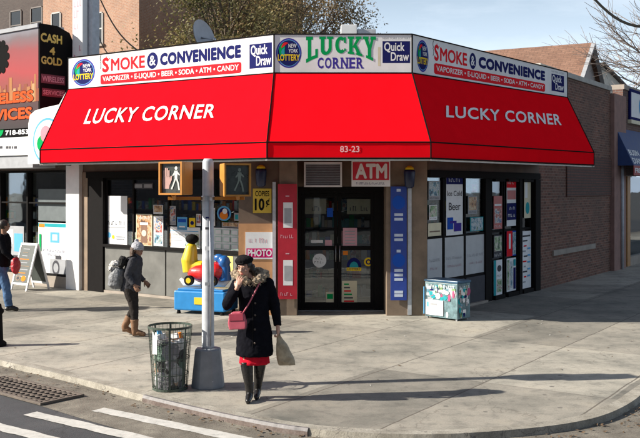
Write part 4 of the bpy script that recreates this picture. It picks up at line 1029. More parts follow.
for i in range(4):
    a, b = edges[i], edges[i + 1]
    w = MB().box(FN, a, b, .33, 2.9, -.11, -.10).build('window', M_glass, nb)
    s = MB(); s.box(FN, a, a + .06, .28, 2.94, -.14, .02); s.box(FN, a + .06, b, .28, .33, -.14, .02); s.box(FN, a + .06, b, 2.90, 2.94, -.14, .02); s.box(FN, a + .06, b, 2.1, 2.14, -.13, 0); s.build('window_frame', M_frame, w)
FNW = FN
# fascia: dark soffit band, white strip, black band with phone number
MB().box(FN, 0, fn(31, 145, 1.0), FN.hit(10, 155.5, 1.0)[1], FN.hit(10, 137.5, 1.0)[1], .9, 1.0).build('fascia', M_white, nb)
MB().box(FN, 0, fn(31, 145, 1.0), FN.hit(10, 168, 1.0)[1], FN.hit(10, 155.8, 1.0)[1], .3, .95).build('soffit', M_grey, nb)
fs = MB()
for i, (x0, x1) in enumerate(((-2, 2.5), (6, 8.5), (9, 11), (12, 13.2), (14, 17))):
    r = FN.rect(x0, 146.2, x1, 148.6, 1.0); fs.patch(FN, *r, 1.004, M_dgrey)
fs.build('lettering', None, nb)
zb0 = FN.hit(10, 137.2, 1.0)[1]; zb1 = FN.hit(10, 126.5, 1.0)[1]
bd = MB().box(FN, 0, fn(36, 130, 1.0), zb0, zb1, .3, 1.0).build('sign_band', M_black, nb)
MB().text(FN, '718-853-9', *FN.rect(5.5, 129.5, 35, 134.5, 1.0), 1.006, M_paper, .04).build('lettering', None, bd)
c = FN.hit(-1, 129, 1.0); MB().disc(FN, *c, .20, .20, 1.008, M_green).build('logo', None, bd)
# red sign box
sg = thing('shop_sign', 'red WIRELESS SERVICES sign box with skyline print and black CASH 4 GOLD end', 'sign', (-8, 22.4, 4))
sx = fn(38.3, 80, 1.03); zt0 = FN.hit(38, 127, 1.03)[1]; zt1 = FN.hit(38, 27.5, 1.03)[1]
m, nt, b_2 = newmat('skyline_print')
uv = nt.nodes.new('ShaderNodeUVMap').outputs[0]; sp = nt.nodes.new('ShaderNodeSeparateXYZ'); nt.links.new(uv, sp.inputs[0])
zf = MATH(nt, 'DIVIDE', MATH(nt, 'SUBTRACT', sp.outputs[1], zt0), zt1 - zt0)
zf = MATH(nt, 'ADD', zf, MATH(nt, 'MULTIPLY', MATH(nt, 'SUBTRACT', NOISE(nt, uv, 1.2, 4), .5), .15))
nt.links.new(RAMP(nt, zf, [(0, (.012, .004, .004)), (.28, (.05, .005, .005)), (.42, (.20, .02, .01)), (.58, (.30, .003, .005)), (.80, (.20, .005, .008)), (.92, (.09, .05, .06)), (1, (.13, .13, .16))]), b_2.inputs['Base Color']); setin(b_2, 'Roughness', .4)
MB().box(FN, 4, sx, zt0, zt1, .35, 1.03).build('sign_face', m, sg)
MB().box(FN, 4, sx + .02, zt1 + .002, zt1 + .10, .3, 1.07).build('top_trim', M_grey, sg)
s = MB()
H = zt1 - zt0; rr = random.Random(4); x = sx - 3.2
while x < sx - .05:
    w = rr.uniform(.04, .13); h = H * rr.uniform(.02, .17) * (1.4 if x > sx - 1.2 else 1)
    s.patch(FN, x, x + w, zt0 + H * .26, zt0 + H * .30 + h, 1.034 + (x * 10 % 2) * .0008, (mat('amber_print', (.34, .14, .045, 1), .85, .1), mat('dark_rust_print', (.22, .05, .02, 1), .85), mat('pale_amber_print', (.40, .24, .11, 1), .85))[rr.randrange(3)]); x += w * .9
s.build('skyline', None, sg)
M_ored = mat('orange_red_print', (.55, .09, .025, 1), .85, .08, spec=.06); M_maroon = mat('maroon_print', (.06, .01, .01, 1), .85, .05, spec=.06)
s = MB(); r = FN.rect(-28, 93, 33.5, 104, 1.04); s.text(FN, 'WIRELESS', r[0], r[1], r[2], r[3], 1.042, M_ored, .05); s.text(FN, 'WIRELESS', r[0] - .015, r[1] + .015, r[2] - .015, r[3] + .015, 1.040, M_maroon, .075)
s.build('lettering', None, sg); s = MB(); r = FN.rect(-26, 109, 32, 120.5, 1.04); s.text(FN, 'SERVICES', r[0], r[1], r[2], r[3], 1.042, M_ored, .05); s.text(FN, 'SERVICES', r[0] - .015, r[1] + .015, r[2] - .015, r[3] + .015, 1.040, M_maroon, .075)
s.build('lettering', None, sg); s = MB(); c = FN.hit(1, 57, 1.04); s.disc(FN, *c, .26, .34, 1.036, M_black)
for k in range(10):
    an = k * .63; s.disc(FN, c[0] + .26 * math.cos(an), c[1] + .34 * math.sin(an), .09, .09, 1.037 + k * .0004, M_black, 12)
s.build('silhouette', None, sg)
# end panel of the box: CASH 4 GOLD
FE = Frame(FN.P(sx + .001, 0, 1.03), (-FN.n.x, -FN.n.y, 0), (0, 0, 1), FN.u)
ew = 1.0
pz = [(0, zt0 - .9), (ew, zt0 - .9), (ew, zt1 - .28), (ew * .86, zt1 - .02), (ew * .5, zt1 + .10), (0, zt1 + .10)]
s = MB(); s.poly(FE, pz, .06, M_black); s.poly(FE, pz[::-1], .0, M_black)
for i in range(len(pz)):
    a, b = pz[i], pz[(i + 1) % len(pz)]; s.face([FE.P(*a, 0), FE.P(*b, 0), FE.P(*b, .06), FE.P(*a, .06)], None, s.m(M_black))
ep = s.build('end_panel', None, sg)
M_gold = mat('gold_lettering', (.62, .45, .07, 1), .4, .1)
for tx, (x0, y0, x1, y1) in (('CASH', (40.5, 34, 62, 43)), ('4', (49.5, 47, 55, 55)), ('GOLD', (41, 57, 62, 65))):
    MB().text(FE, tx, *FE.rect(x0, y0, x1, y1, .06), .065, M_gold, .05).build('lettering', None, ep)
for tx, (x0, y0, x1, y1) in (('WIRELESS', (41, 75, 65, 84)), ('SERVICES', (42, 89, 65, 97))):
    r = FE.rect(x0, y0, x1, y1, .06); MB().patch(FE, *r, .063, mat('dark_maroon_print', (.16, .03, .05, 1), .5)).text(FE, tx, r[0] + .03, r[1] - .03, r[2] + .04, r[3] - .04, .067, M_palepink, .03).build('lettering', None, ep)
# vertical shop sign and post above
vs = thing('vertical_sign', 'white vertical sign with faded pink letters beside a grey steel post above the shops', 'sign', (-6.1, 22.4, 4.6))
rv = FN.rect(72.5, -30, 82.5, 54, .2)
MB().box(FN, rv[0], rv[1], 4.3, 8.4, .05, .2).build('sign_face', M_white, vs)
s = MB()
for i in range(9):
    z = 5.55 + i * .27; s.scrib(FN, rv[0] + .05, rv[1] - .04, z, z + .20, .2035, M_palepink, i * 3 + 1)
s.build('lettering', None, vs)
rp = FN.rect(84, 0, 93, 54, 0)
s = MB(); s.box(FN, rp[0], rp[1], 3.9, 8.5, -.2, .02); s.box(FN, rp[0] + .07, rp[0] + .09, 3.9, 8.5, .021, .03); s.build('post', M_galv, vs, bevel=.008)
# posters of the left shop
poster('poster', 'white phone advert poster with grey camera picture at the foot of the left shop window', FNW, FN.rect(38.5, 223, 70.5, 281, -.09), -.09, M_paper, [('r', .0, 1, .93, .99, M_teal), ('r', .02, .2, .92, .98, M_orange), ('r', .38, .66, .66, .84, M_lblue), ('r', .45, .6, .70, .80, M_paper), ('s', .10, .92, .50, .54, M_navy), ('s', .3, .7, .43, .47, M_navy), ('r', .38, .85, .08, .38, M_grey), ('d', .45, .68, .10, .36, M_dgrey), ('d', .49, .64, .15, .31, M_grey), ('r', .55, .72, .38, .44, M_dgrey), ('r', .04, .1, .5, .8, M_green)])
poster('poster', 'plain dark grey sheet above the phone advert in the left shop window', FNW, FN.rect(38.5, 189, 70.5, 221, -.09), -.088, mat('slate_sheet', (.10, .12, .125, 1), .5), [])
poster('poster', 'pale posters patch behind the A-frame board in the left shop window', FNW, FN.rect(3, 226, 24, 262, -.09), -.088, M_grey, [('r', .05, .5, .5, .9, M_paper), ('r', .55, .95, .3, .8, M_lblue), ('d', .1, .4, .1, .4, M_paper), ('r', .5, .9, .05, .2, M_dgrey)])
shelf(FN, SN - 3.6, SN - .6, -1.0, 'display shelf of boxes behind the phone shop window', 12)
shelf(FN, SN - 7.4, SN - 4.0, -1.0, 'display shelf of boxes behind the phone shop window beside the walking man', 13)

# ================================================================ right neighbour
sR = LB + 1.3
FX = Frame(FB.O, FB.u, FB.v, FB.n)
rn = thing('corner_row_shop', 'brick shop with blue awning beyond the pink brick pier at the right edge', 'shop building', (11, 30, 0))
MB().box(FX, sR, sR + 9, 2.9, 5.6, -.3, .02).build('wall', brickmat('red_brick', (.15, .065, .05, 1), (.20, .09, .065, 1), (.2, .17, .15, 1)), rn)
MB().box(FX, sR, sR + 9, 5.602, 5.75, -.35, .06).build('coping', M_concrete_wall, rn)
MB().box(FX, sR, sR + 9, 0, 2.89, -1.6, -1.5).build('partition', M_int, rn)
MB().box(FX, sR, sR + 9, 0, 5.5, -8, -7.8).build('rear_wall', M_nbrick, rn)
MB().box(FX, sR, sR + 9, 5.4, 5.5, -7.8, -.35).build('roof', M_roof, rn)
s0 = FX.hit(626.5, 220)[0]
MB().box(FX, s0, s0 + .35, 0, 2.88, -.15, .03).build('door_post', mat('orange_varnished_wood', (.38, .17, .04, 1), .5, .2, 8), rn)
MB().box(FX, s0 + .36, sR + 8.9, .3, 2.88, -.1, -.09).build('window', M_glassd, rn)
MB().box(FX, s0 + .36, sR + 8.9, 0, .29, -.15, .03).build('plinth', M_concrete_wall, rn)
MB().tube([FX.P(FX.hit(620.5, 200, .1)[0], 0, .16), FX.P(FX.hit(620.5, 200, .1)[0], 3.55, .16)], .05, 10).build('drainpipe', M_galv, rn, smooth=True)
MB().box(FX, sR + .01, s0 - .01, 0, 2.89, -.25, -.02).build('jamb', M_galvd, rn)
ax = FX.hit(625.5, 150, .35)[0]; za, zb_, zc = FX.hit(630, 130, .1)[1], FX.hit(630, 165, .6)[1], FX.hit(630, 175, .6)[1]
s = MB(); M_bawn = mat('blue_awning_fabric', (.015, .045, .16, 1), .6)
s.m(M_bawn)
s.face([FX.P(ax, zb_, .6), FX.P(ax + 5, zb_, .6), FX.P(ax + 5, za, .06), FX.P(ax, za, .06)], None, 0); s.face([FX.P(ax, zb_, .6), FX.P(ax, za, .06), FX.P(ax, zb_, .06)], None, 0)
ba = s.build('shop_awning', None, None); tag(ba, 'dark blue awning with red lower band at the right edge', 'awning')
s = MB(); s.box(FX, ax, ax + 5, zc, zb_, .58, .6, mat('dull_red_band', (.32, .03, .03, 1), .6)); v_ = s.build('valance', None, ba)
s = MB(); h = zb_ - zc
FS = Frame(FX.P(0, zb_, .6), FX.u, FX.P(0, za, .06) - FX.P(0, zb_, .6), FX.u.cross(FX.P(0, za, .06) - FX.P(0, zb_, .6)))
s.text(FS, 'BUSIN', ax + .12, ax + 1.25, .34, .54, .006, M_paper, .03); s.text(FS, 'DIAM', ax + .12, ax + 1.1, .06, .26, .006, M_paper, .03); s.text(FX, 'FREE', ax + .12, ax + 1.0, zc + h * .25, zc + h * .75, .606, M_paper, .03)
s.build('lettering', None, ba)
r = FX.rect(629, 92, 650, 122, .05)
s = MB(); s.box(FX, r[0], r[1], r[2], r[3], .03, .09, M_navy); s.patch(FX, r[0] + .12, r[1] - .12, r[2] + .1, r[3] - .1, .094, M_paper); s.disc(FX, (r[0] + r[1]) / 2, (r[2] + r[3]) / 2, .3, .3, .098, M_lblue); s.box(FX, r[0] - .04, r[1] + .04, r[2] - .12, r[2] - .002, .02, .14, M_cream)
tag(s.build('window_sign', None, None), 'framed blue and white sign above the blue awning', 'sign')

# ================================================================ background buildings
M_abrick = brickmat('orange_brick', (.40, .20, .12, 1), (.46, .25, .155, 1), (.42, .33, .26, 1), w=.22, h=.075, stain=.25)
ab = thing('apartment_block', 'tall orange brick apartment building behind the left shops', 'apartment building', (-13, 45, 0))
c0 = V(((139 - 320) / FPX * 44, 44)); d0 = V((-.832, .555))
def isect(x):   # distance along the facade seen at picture column x
    k = (x - 320) / FPX; return (c0.x - k * c0.y) / (k * d0.y - d0.x)
w43 = isect(43); cA = c0 + d0 * w43
FA = wallframe(cA, c0)
Z9 = 17
MB().box(FA, 0, w43, 0, Z9, -.4, 0).build('wall', M_abrick, ab)
cW = cA + V((.555, .832)) * 9.5
FW = wallframe(cW, cA); MB().box(FW, 0, 9.5 - .41, 0, Z9, 0, .4).build('wall', M_abrick, ab)
db = thing('apartment_block', 'brown brick building with shade put into its dark colour, top left beyond the red sign', 'apartment building', (-20, 48, 0))
cD = cA + V((.555, .832)) * 1.5; FW2 = wallframe(cD + d0 * 16, cD + d0 * .1); MB().box(FW2, 0, 15.9, 0, Z9 - 2, -.4, 0).build('wall', brickmat('shade_brown_brick', (.06, .04, .035, 1), (.085, .06, .05, 1), (.07, .06, .055, 1), w=.22, h=.075, stain=.2), db)  # facade shade is put into the dark brick colour
MB().box(FW2, 0, 15.9, Z9 - 2.4, Z9 - 2.1, -10, -.4).build('roof', M_roof, db); MB().box(FW2, 0, 15.9, 0, Z9 - 2, -10.4, -10).build('rear_wall', M_nbrick, db)
s = MB(); s.poly(WORLD, [(cA.x, cA.y), (c0.x, c0.y), (c0.x + 7.5, c0.y + 11.3), (cA.x + 7.5, cA.y + 11.3)], Z9 - .3); s.build('roof', M_roof, ab)
FA2 = wallframe(c0, c0 + V((.555, .832)) * 14); MB().box(FA2, .002, 14, 0, Z9, -.4, 0).build('wall', M_abrick, ab)
M_wfr_l = mat('old_white_sash', (.42, .40, .37, 1), .6); M_wfr_d = mat('dark_sash', (.10, .08, .07, 1), .6)
M_wgl = glassmat('house_glass', (.12, .13, .14, 1), .9)
def awin(F, x0, x1, z0, z1, ab=ab):
    M_wfr = M_wfr_d if ab is db else M_wfr_l
    o = MB().box(F, x0, x1, z0, z1, .004, .02).build('window', M_wgl, ab)
    s = MB(); e = .07
    s.box(F, x0 - e, x0, z0, z1, .004, .06); s.box(F, x1, x1 + e, z0, z1, .004, .06); s.box(F, x0, x1, z1, z1 + e, .004, .06); s.box(F, x0, x1, (z0 + z1) / 2 - .03, (z0 + z1) / 2 + .03, .021, .05)
    s.build('window_frame', M_wfr, o); MB().box(F, x0 - .15, x1 + .15, z0 - .12, z0 - .002, .004, .12).build('sill', M_concrete_wall, o)
for (x0, x1) in ((52.5, 60.5), (94.5, 102.5)):
    a, b = FA.hit(x0, 20)[0], FA.hit(x1, 20)[0]
    zt_ = FA.hit(x1, 13)[1]
    for k in range(-2, 3): awin(FA, a, b, zt_ - 1.55 + k * 3.0, zt_ + k * 3.0) if zt_ + k * 3 < Z9 - .5 and zt_ + k * 3 > 3 else None
for x0 in (2.2, 5.4, 8.6, 11.4, 13.2):
    for k in range(4): awin(FW2, x0, x0 + .9, 2.0 + k * 3.0, 3.6 + k * 3, db)
# wires across it
def wire(a, b, r, label, n=10, sag=.3):
    s = MB(); a, b = V(a), V(b)
    s.tube([a.lerp(b, i / n) - V((0, 0, sag * math.sin(math.pi * i / n))) for i in range(n + 1)], r, 5)
    o = s.build('overhead_cable', M_black, None, smooth=True); return tag(o, label, 'cable')
def ray(x, y, Y): return V(((x - 320) / FPX * Y, Y, 2.5 + (HZ - y) / FPX * Y))
wire(ray(97, -8, 30), ray(140, 52, 24), .022, 'black cable crossing the orange brick building, the longer one')
wire(ray(92, 8, 30), ray(110, 56, 24), .016, 'thin black cable beside the vertical sign on the orange brick')
wire(ray(590, -6, 24), ray(660, 27, 20), .035, 'thick black cable at the top right in front of the bare tree')
# gable house
gh = thing('gable_house', 'house with brown shingle gable roof rising behind the shop wall', 'house', (8, 36, 0))
ap = V((10.1, 34, 7.98)); rd = V((-.877, .48, 0)); pd = V((.48, .877, 0)); LR_ = 8.5; sl = .78
M_shing = brickmat('brown_shingles', (.22, .115, .075, 1), (.28, .155, .105, 1), (.15, .085, .06, 1), w=.3, h=.14, ms=.012, stain=.25, stainc=(.12, .07, .05, 1))
s = MB(); s.m(M_shing)
for sg_ in (-1, 1):
    e = pd * sg_ * 3.3; dz_ = V((0, 0, -3.3 * sl))
    a, b = ap + e + dz_ - rd * .2, ap - rd * .2; c, d = ap + rd * LR_, ap + e + dz_ + rd * LR_
    s.face([a, b, c, d] if sg_ > 0 else [a, d, c, b], [(0, 0), (0, 4.2), (LR_, 4.2), (LR_, 0)] if sg_ > 0 else [(0, 0), (LR_, 0), (LR_, 4.2), (0, 4.2)])
    u = V((0, 0, -.12)); s.face([a + u, b + u, c + u, d + u])
    s.face([a, a + u, b + u, b])
s.build('roof', None, gh)
M_side = mat('grey_siding', (.42, .42, .42, 1), .7, .1, 2)
s = MB(); F0 = ap + V((0, 0, 0))
for base in (ap, ap + rd * (LR_ - .2)):
    b1, b2 = base - pd * 3.0, base + pd * 3.0; s.face([V((b1.x, b1.y, 0)), V((b2.x, b2.y, 0)), b2 + V((0, 0, -3 * sl - .13)), base - V((0, 0, .13)), b1 + V((0, 0, -3 * sl - .13))])
for sg_ in (-1, 1):
    a = ap + pd * 3 * sg_; c = a + rd * (LR_ - .2); z = ap.z - 3 * sl - .13; s.face([V((a.x, a.y, 0)), V((c.x, c.y, 0)), V((c.x, c.y, z)), V((a.x, a.y, z))])
s.build('wall', M_side, gh)
s = MB()
for sg_ in (-1, 1): a = ap - rd * .23 + V((0, 0, -.08)); b = a + pd * 3.3 * sg_ + V((0, 0, -3.3 * sl)); s.tube([a, b], .10, 4)
s.build('bargeboard', M_grey, gh)
fw = Frame(ap - rd * .01 - pd * .0, pd, (0, 0, 1), -rd); fw = Frame((ap.x, ap.y, 0), pd, (0, 0, 1), -rd)
w_ = MB().box(fw, -.45, .45, 5.0, 6.3, .01, .04).build('window', M_wgl, gh)
# second house
h2 = thing('pale_house', 'small pale house with dark gable roof beyond the shop wall near the right edge', 'house', (16, 46, 0))
a2 = V((14.55, 46, 8.95)); rd2 = V((-.2, .98, 0)); pd2 = V((.98, .2, 0)); s = MB(); s.m(mat('dark_shingles', (.10, .08, .07, 1), .9, .2))
for sg_ in (-1, 1):
    e = pd2 * sg_ * 2.2 + V((0, 0, -2.0)); s.face([a2, a2 + e, a2 + e + rd2 * 7, a2 + rd2 * 7]); u = V((0, 0, -.15)); s.face([a2 + u, a2 + e + u, a2 + e + rd2 * 7 + u, a2 + rd2 * 7 + u]); s.face([a2, a2 + u, a2 + e + u, a2 + e])
s.build('roof', None, h2)
s = MB(); M_palew = mat('cream_siding', (.62, .58, .5, 1), .7)
b1, b2 = a2 - pd2 * 1.9 + rd2 * .2, a2 + pd2 * 1.9 + rd2 * .2
s.face([V((b1.x, b1.y, 0)), V((b2.x, b2.y, 0)), V((b2.x, b2.y, 7.05)), V((a2.x, a2.y, 8.75)) + rd2 * .2, V((b1.x, b1.y, 7.05))])
for bb in (b1, b2): c = bb + rd2 * 6.6; s.face([V((bb.x, bb.y, 0)), V((c.x, c.y, 0)), V((c.x, c.y, 7.05)), V((bb.x, bb.y, 7.05))])
s.build('wall', M_palew, h2)
# roof things
sd = thing('satellite_dish', 'grey satellite dish on the shop roof above the word CONVENIENCE', 'satellite dish', (-2.6, 19.9, ROOF))
c = ray(201.5, 38, 19.9); s = MB()
dn = V((.85, -.45, .25)).normalized(); da = dn.orthogonal().normalized(); db = dn.cross(da)
R_ = .40; rings = []
for k in range(7):
    r = R_ * k / 6; dd = .09 * (r / R_) ** 2
    rings.append([c + (da * math.cos(j * math.pi / 12) + db * math.sin(j * math.pi / 12)) * max(r, .001) + dn * dd for j in range(24)])
for k in range(6):
    for j in range(24):
        p = [rings[k][j], rings[k + 1][j], rings[k + 1][(j + 1) % 24], rings[k][(j + 1) % 24]]; s.face(p); s.face([x - dn * .012 for x in p][::-1])
s.build('dish', mat('dish_grey', (.36, .38, .42, 1), .5), sd, smooth=True)
s = MB(); s.tube([V((c.x, c.y + .1, ROOF - .1)), V((c.x, c.y + .1, c.z)), c], .03, 8); s.tube([c - db * .0, c + dn * .35 - V((0, 0, .15))], .014, 6); s.ball(c + dn * .35 - V((0, 0, .15)), .045); s.build('mast', M_steel, sd, smooth=True)
ac = thing('rooftop_unit', 'white rooftop ventilation unit above the LUCKY sign', 'ventilation unit', (.6, 20.5, ROOF))
F20 = Frame((0, 20.5, 0), (1, 0, 0), (0, 0, 1), (0, -1, 0)); r = F20.rect(341, 24.5, 357, 38)
s = MB(); s.box(F20, r[0], r[1], ROOF - .1, r[3], -.5, 0); s.build('casing', M_white, ac, bevel=.01)
r = F20.rect(357.5, 28.5, 376, 38); MB().box(F20, r[0], r[1], ROOF - .1, r[3], -.6, -.05).build('duct', M_galv, ac, bevel=.01)

# ================================================================ trees
M_bark = mat('bark', (.12, .09, .065, 1), .9, .3, 8, bump=.4)
LM = [leafmat('olive_foliage', [(0.088, 0.091, 0.033, 1), (0.150, 0.140, 0.058, 1), (0.213, 0.183, 0.085, 1), (0.275, 0.207, 0.104, 1)]),
      leafmat('autumn_foliage', [(0.125, 0.091, 0.052, 1), (0.237, 0.165, 0.091, 1), (0.325, 0.220, 0.130, 1), (0.163, 0.146, 0.065, 1)]),
      leafmat('green_foliage', [(0.075, 0.098, 0.033, 1), (0.125, 0.146, 0.052, 1), (0.188, 0.195, 0.072, 1), (0.250, 0.220, 0.091, 1)])]
def tree(x, y, h, R, label, lm, seed, nclump=64, leaves=330, leaf=.075, low=.35):
    rr = random.Random(seed); t = thing('leafy_tree', label, 'tree', (x, y, 0), 'trees behind the corner shop')
    tr = MB(); base = V((x, y, 0)); lean = V((rr.uniform(-.5, .5), rr.uniform(-.5, .5), 0))
    tr.tube([base, base + lean * .2 + V((0, 0, h * .2)), base + lean * .7 + V((0, 0, h * .5)), base + lean + V((0, 0, h * .85))], [.30, .23, .15, .05], 10)
    cl = []
    for i in range(nclump):
        for _ in range(50):
            p = V((rr.uniform(-1, 1), rr.uniform(-1, 1), rr.uniform(-1, 1)))
            if .35 < p.length < 1: break
        f = 1.0 - .25 * max(0, p.z)
        c = base + lean * .6 + V((p.x * R * f, p.y * R * f, h * (low + (1 - low) * (p.z * .5 + .5))))
        cl.append((c, rr.uniform(.45, 1.0) * R * .30))
    for i, (c, r) in enumerate(cl):
        z0 = rr.uniform(.3, .75); st = base + lean * z0 + V((0, 0, h * min(z0, c.z / h * .85)))
        mid = st.lerp(c, .5) + V((0, 0, rr.uniform(0, .5)))
        tr.tube([st, mid, c], [.07, .045, .015], 5, caps=False)
        for _ in range(4):
            e = c + V((rr.gauss(0, 1), rr.gauss(0, 1), rr.gauss(0, 1))).normalized() * r * rr.uniform(.8, 1.5); tr.tube([mid.lerp(c, .7), e], [.02, .006], 4, caps=False)
    tr.build('trunk', M_bark, t, smooth=True)
    s = MB()
    for c, r in cl:
        for _ in range(leaves):
            d = V((rr.gauss(0, 1), rr.gauss(0, 1), rr.gauss(0, .8)))
            p = c + d * r * .62
            a = V((rr.gauss(0, 1), rr.gauss(0, 1), rr.gauss(0, 1))).normalized(); b = a.orthogonal().normalized(); l = leaf * rr.uniform(.6, 1.3)
            cdir = a.cross(b)
            s.v += [p - a * l, p + b * l * .5, p + a * l, p - b * l * .5]; n = len(s.v); s.f.append((n - 4, n - 3, n - 2, n - 1)); s.uv.append([(0, 0)] * 4); s.mi.append(0)
    s.build('crown', lm, t)
tree(-8.0, 50, 14, 3.6, 'green tree beside the orange brick apartment block', LM[2], 1)
tree(-4.3, 39, 13, 3.8, 'olive green tree behind the word SMOKE of the left sign', LM[0], 2)
tree(-1.4, 42, 13.5, 4.0, 'brown tinged tree behind the satellite dish', LM[1], 3)
tree(-1.8, 47, 13.2, 3.5, 'olive brown tree behind the LUCKY sign reaching into open sky', LM[1], 4, 56)
tree(-3.2, 52, 15, 5.0, 'taller dark olive tree in the second row above the left sign', LM[0], 5, 50)
# bare tree
bt = thing('bare_tree', 'leafless tree with fine grey branches at the top right', 'tree', (15.2, 33, 0))
rr = random.Random(11); s = MB()
def branch(p, d, L, r, dep):
    if dep == 0 or r < .0035: return
    n = 3; pts = [p]; q = p.copy(); dd = d.copy()
    for i in range(n):
        dd = (dd + V((rr.gauss(0, .13), rr.gauss(0, .13), rr.gauss(0, .10) + .02))).normalized(); q = q + dd * L / n; pts.append(q.copy())
    s.tube(pts, [r, r * .9, r * .78, r * .65], 5 if dep < 4 else 7, caps=False)
    for k in range(rr.choice((2, 3, 3)) if dep > 1 else 2):
        t = rr.uniform(.3, 1.0); st = pts[min(3, int(t * 3 + .5))]
        nd = (dd + V((rr.gauss(0, .55), rr.gauss(0, .55), rr.gauss(0, .45)))).normalized()
        branch(st, nd, L * rr.uniform(.6, .85), r * rr.uniform(.5, .68), dep - 1)
    branch(pts[-1], dd, L * .75, r * .65, dep - 1)
top = V((15.2, 33, 4.5)); 
for i in range(7):
    an = i * 2 * math.pi / 7 + .2; branch(top + V((0, 0, i * .3)), V((math.cos(an) * .95, math.sin(an) * .6, rr.uniform(.25, .9))).normalized(), 2.4, .055, 5)
for dz_ in (.15, .45): branch(top + V((0, 0, .6)), V((-1, -.1, dz_)).normalized(), 2.4, .055, 5)
s.build('branches', mat('grey_bark', (.26, .21, .18, 1), .9, .2, 5), bt, smooth=True)
MB().tube([V((15.2, 33, 0)), V((15.25, 33, 2.5)), V((15.2, 33, 7.4))], [.32, .26, .14], 12).build('trunk', M_bark, bt, smooth=True)

for i, (y, w, h) in enumerate(((-16, 14, 8.5), (-1.5, 12, 9.5), (11, 14, 8))):
    F_ = Frame((-52, y + w, 0), (0, -1, 0), (0, 0, 1), (1, 0, 0))
    t = thing('row_building', ['brick row building far along the left street, nearest', 'brick row building far along the left street, middle', 'brick row building far along the left street, farthest'][i], 'building', (-52, y + w / 2, 0), 'row buildings along the left street')
    MB().box(F_, 0, w, 0, h, -8, 0).build('wall', M_nbrick, t)
    for k in range(4):
        for l in range(2):
            a = w * (k + .3) / 4; o = MB().box(F_, a, a + w * .12, 3.8 + l * 2.4, 5.2 + l * 2.4, .003, .02).build('window', M_wgl, t)
# ================================================================ buildings across the street (behind the viewpoint)
for i, (x, w, h) in enumerate(((-30, 15, 9), (-14.5, 14, 10.5), (0, 13, 8.5), (13.5, 16, 9.5))):
    F_ = Frame((x + w, -19, 0), (-1, 0, 0), (0, 0, 1), (0, 1, 0))
    t = thing('row_building', ['dark brick row building across the street, far left', 'dark brick row building across the street, left', 'dark brick row building across the street, right', 'dark brick row building across the street, far right'][i], 'building', (x + w / 2, -19, 0), 'row buildings across the street')
    MB().box(F_, 0, w, 0, h, -8, 0).build('wall', M_nbrick, t)
    for k in range(4):
        for l in range(2):
            a = w * (k + .3) / 4; o = MB().box(F_, a, a + w * .12, 3.8 + l * 2.9, 5.4 + l * 2.9, .003, .02).build('window', M_wgl, t)
    MB().box(F_, .4, w - .4, .5, 2.8, .003, .03).build('shop_window', M_wgl, t)
# ================================================================ street furniture
# signal pole
PX, PY = -1.41, 11.33
sp_ = thing('signal_pole', 'silver grey pedestrian signal pole on a tapered octagonal base at the kerb', 'signal pole', (PX, PY, 0))
s = MB(); s.loft([(PX, PY, .0, .215, .215, .39), (PX, PY, .03, .215, .215, .39), (PX, PY, .47, .168, .168, .39), (PX, PY, .49, .150, .150, .39)], 8); s.build('pole_base', M_galvd, sp_, bevel=.008)
s = MB(); s.loft([(PX, PY, .488, .082, .082), (PX, PY, .52, .078, .078), (PX, PY, 2.83, .070, .070), (PX, PY, 2.87, .05, .05)], 20); s.build('shaft', M_galv, sp_, smooth=True)
M_sig = mat('signal_yellow_paint', (.50, .20, .025, 1), .45, .1, 10)
M_lens = mat('dark_signal_lens', (.05, .055, .05, 1), .3, .2, 20)
M_hand = mat('unlit_hand_symbol', (.50, .30, .26, 1), .5)
M_walk = mat('walking_symbol', (.62, .64, .60, 1), .5)
M_dimw = mat('dim_walking_symbol', (.20, .22, .18, 1), .5)
def sighead(cx, cy, zc, ang, dim):
    n = V((math.sin(ang), -math.cos(ang), 0)); u = V((math.cos(ang), math.sin(ang), 0))
    F = Frame((cx, cy, zc), u, (0, 0, 1), n); w, h, d = .17, .205, .10
    hd = MB().box(F, -w, w, -h, h, -.21, 0).build('signal_head', M_sig, sp_, bevel=.015)
    s = MB(); e = .022
    s.box(F, -w, w, h - e, h, .001, .05); s.box(F, -w, w, -h, -h + e, .001, .05); s.box(F, -w, -w + e, -h + e, h - e, .001, .05); s.box(F, w - e, w, -h + e, h - e, .001, .05)
    s.build('visor', M_sig, hd)
    MB().box(F, -w + e, w - e, -h + e, h - e, .002, .012).build('lens', M_lens, hd)
    z = .016; s = MB(); wm = M_dimw if dim else M_walk; ox = .065 if not dim else .03
    s.disc(F, ox, .125, .020, .023, z, wm, 16)
    for k, p in enumerate(([(-.028, .095), (.025, .095), (.018, -.005), (-.018, -.005)], [(-.018, .09), (-.055, .035), (-.045, .025), (-.008, .065)], [(.018, .09), (.058, .045), (.050, .032), (.010, .065)],
              [(-.018, 0), (.006, 0), (-.028, -.075), (-.055, -.14), (-.075, -.13), (-.045, -.07)], [(-.004, 0), (.020, 0), (.045, -.07), (.058, -.145), (.036, -.145), (.022, -.065)])):
        s.poly(F, [(ox + a, b) for a, b in p], z + .0006 * (k + 1), wm)
    s.build('walking_figure', None, hd)
    if not dim:
        s = MB(); ox = -.07
        s.poly(F, [(ox - .045, -.13), (ox + .035, -.13), (ox + .045, -.02), (ox + .045, .03), (ox - .05, .03), (ox - .06, -.05)], z, M_hand)
        for k, (a, b, c) in enumerate(((-.05, -.03, .10), (-.026, -.006, .13), (-.002, .018, .125), (.022, .042, .10))): s.patch(F, ox + a, ox + b, .02, c, z + .0006 * (k + 1), M_hand)
        s.poly(F, [(ox + .04, -.09), (ox + .075, -.02), (ox + .078, .03), (ox + .058, .03), (ox + .045, -.02)], z + .004, M_hand)
        s.build('hand_symbol', None, hd)
sighead(-1.83, 11.15, 2.62, rad(-24), False)
sighead(-1.03, 11.15, 2.60, rad(20), True)
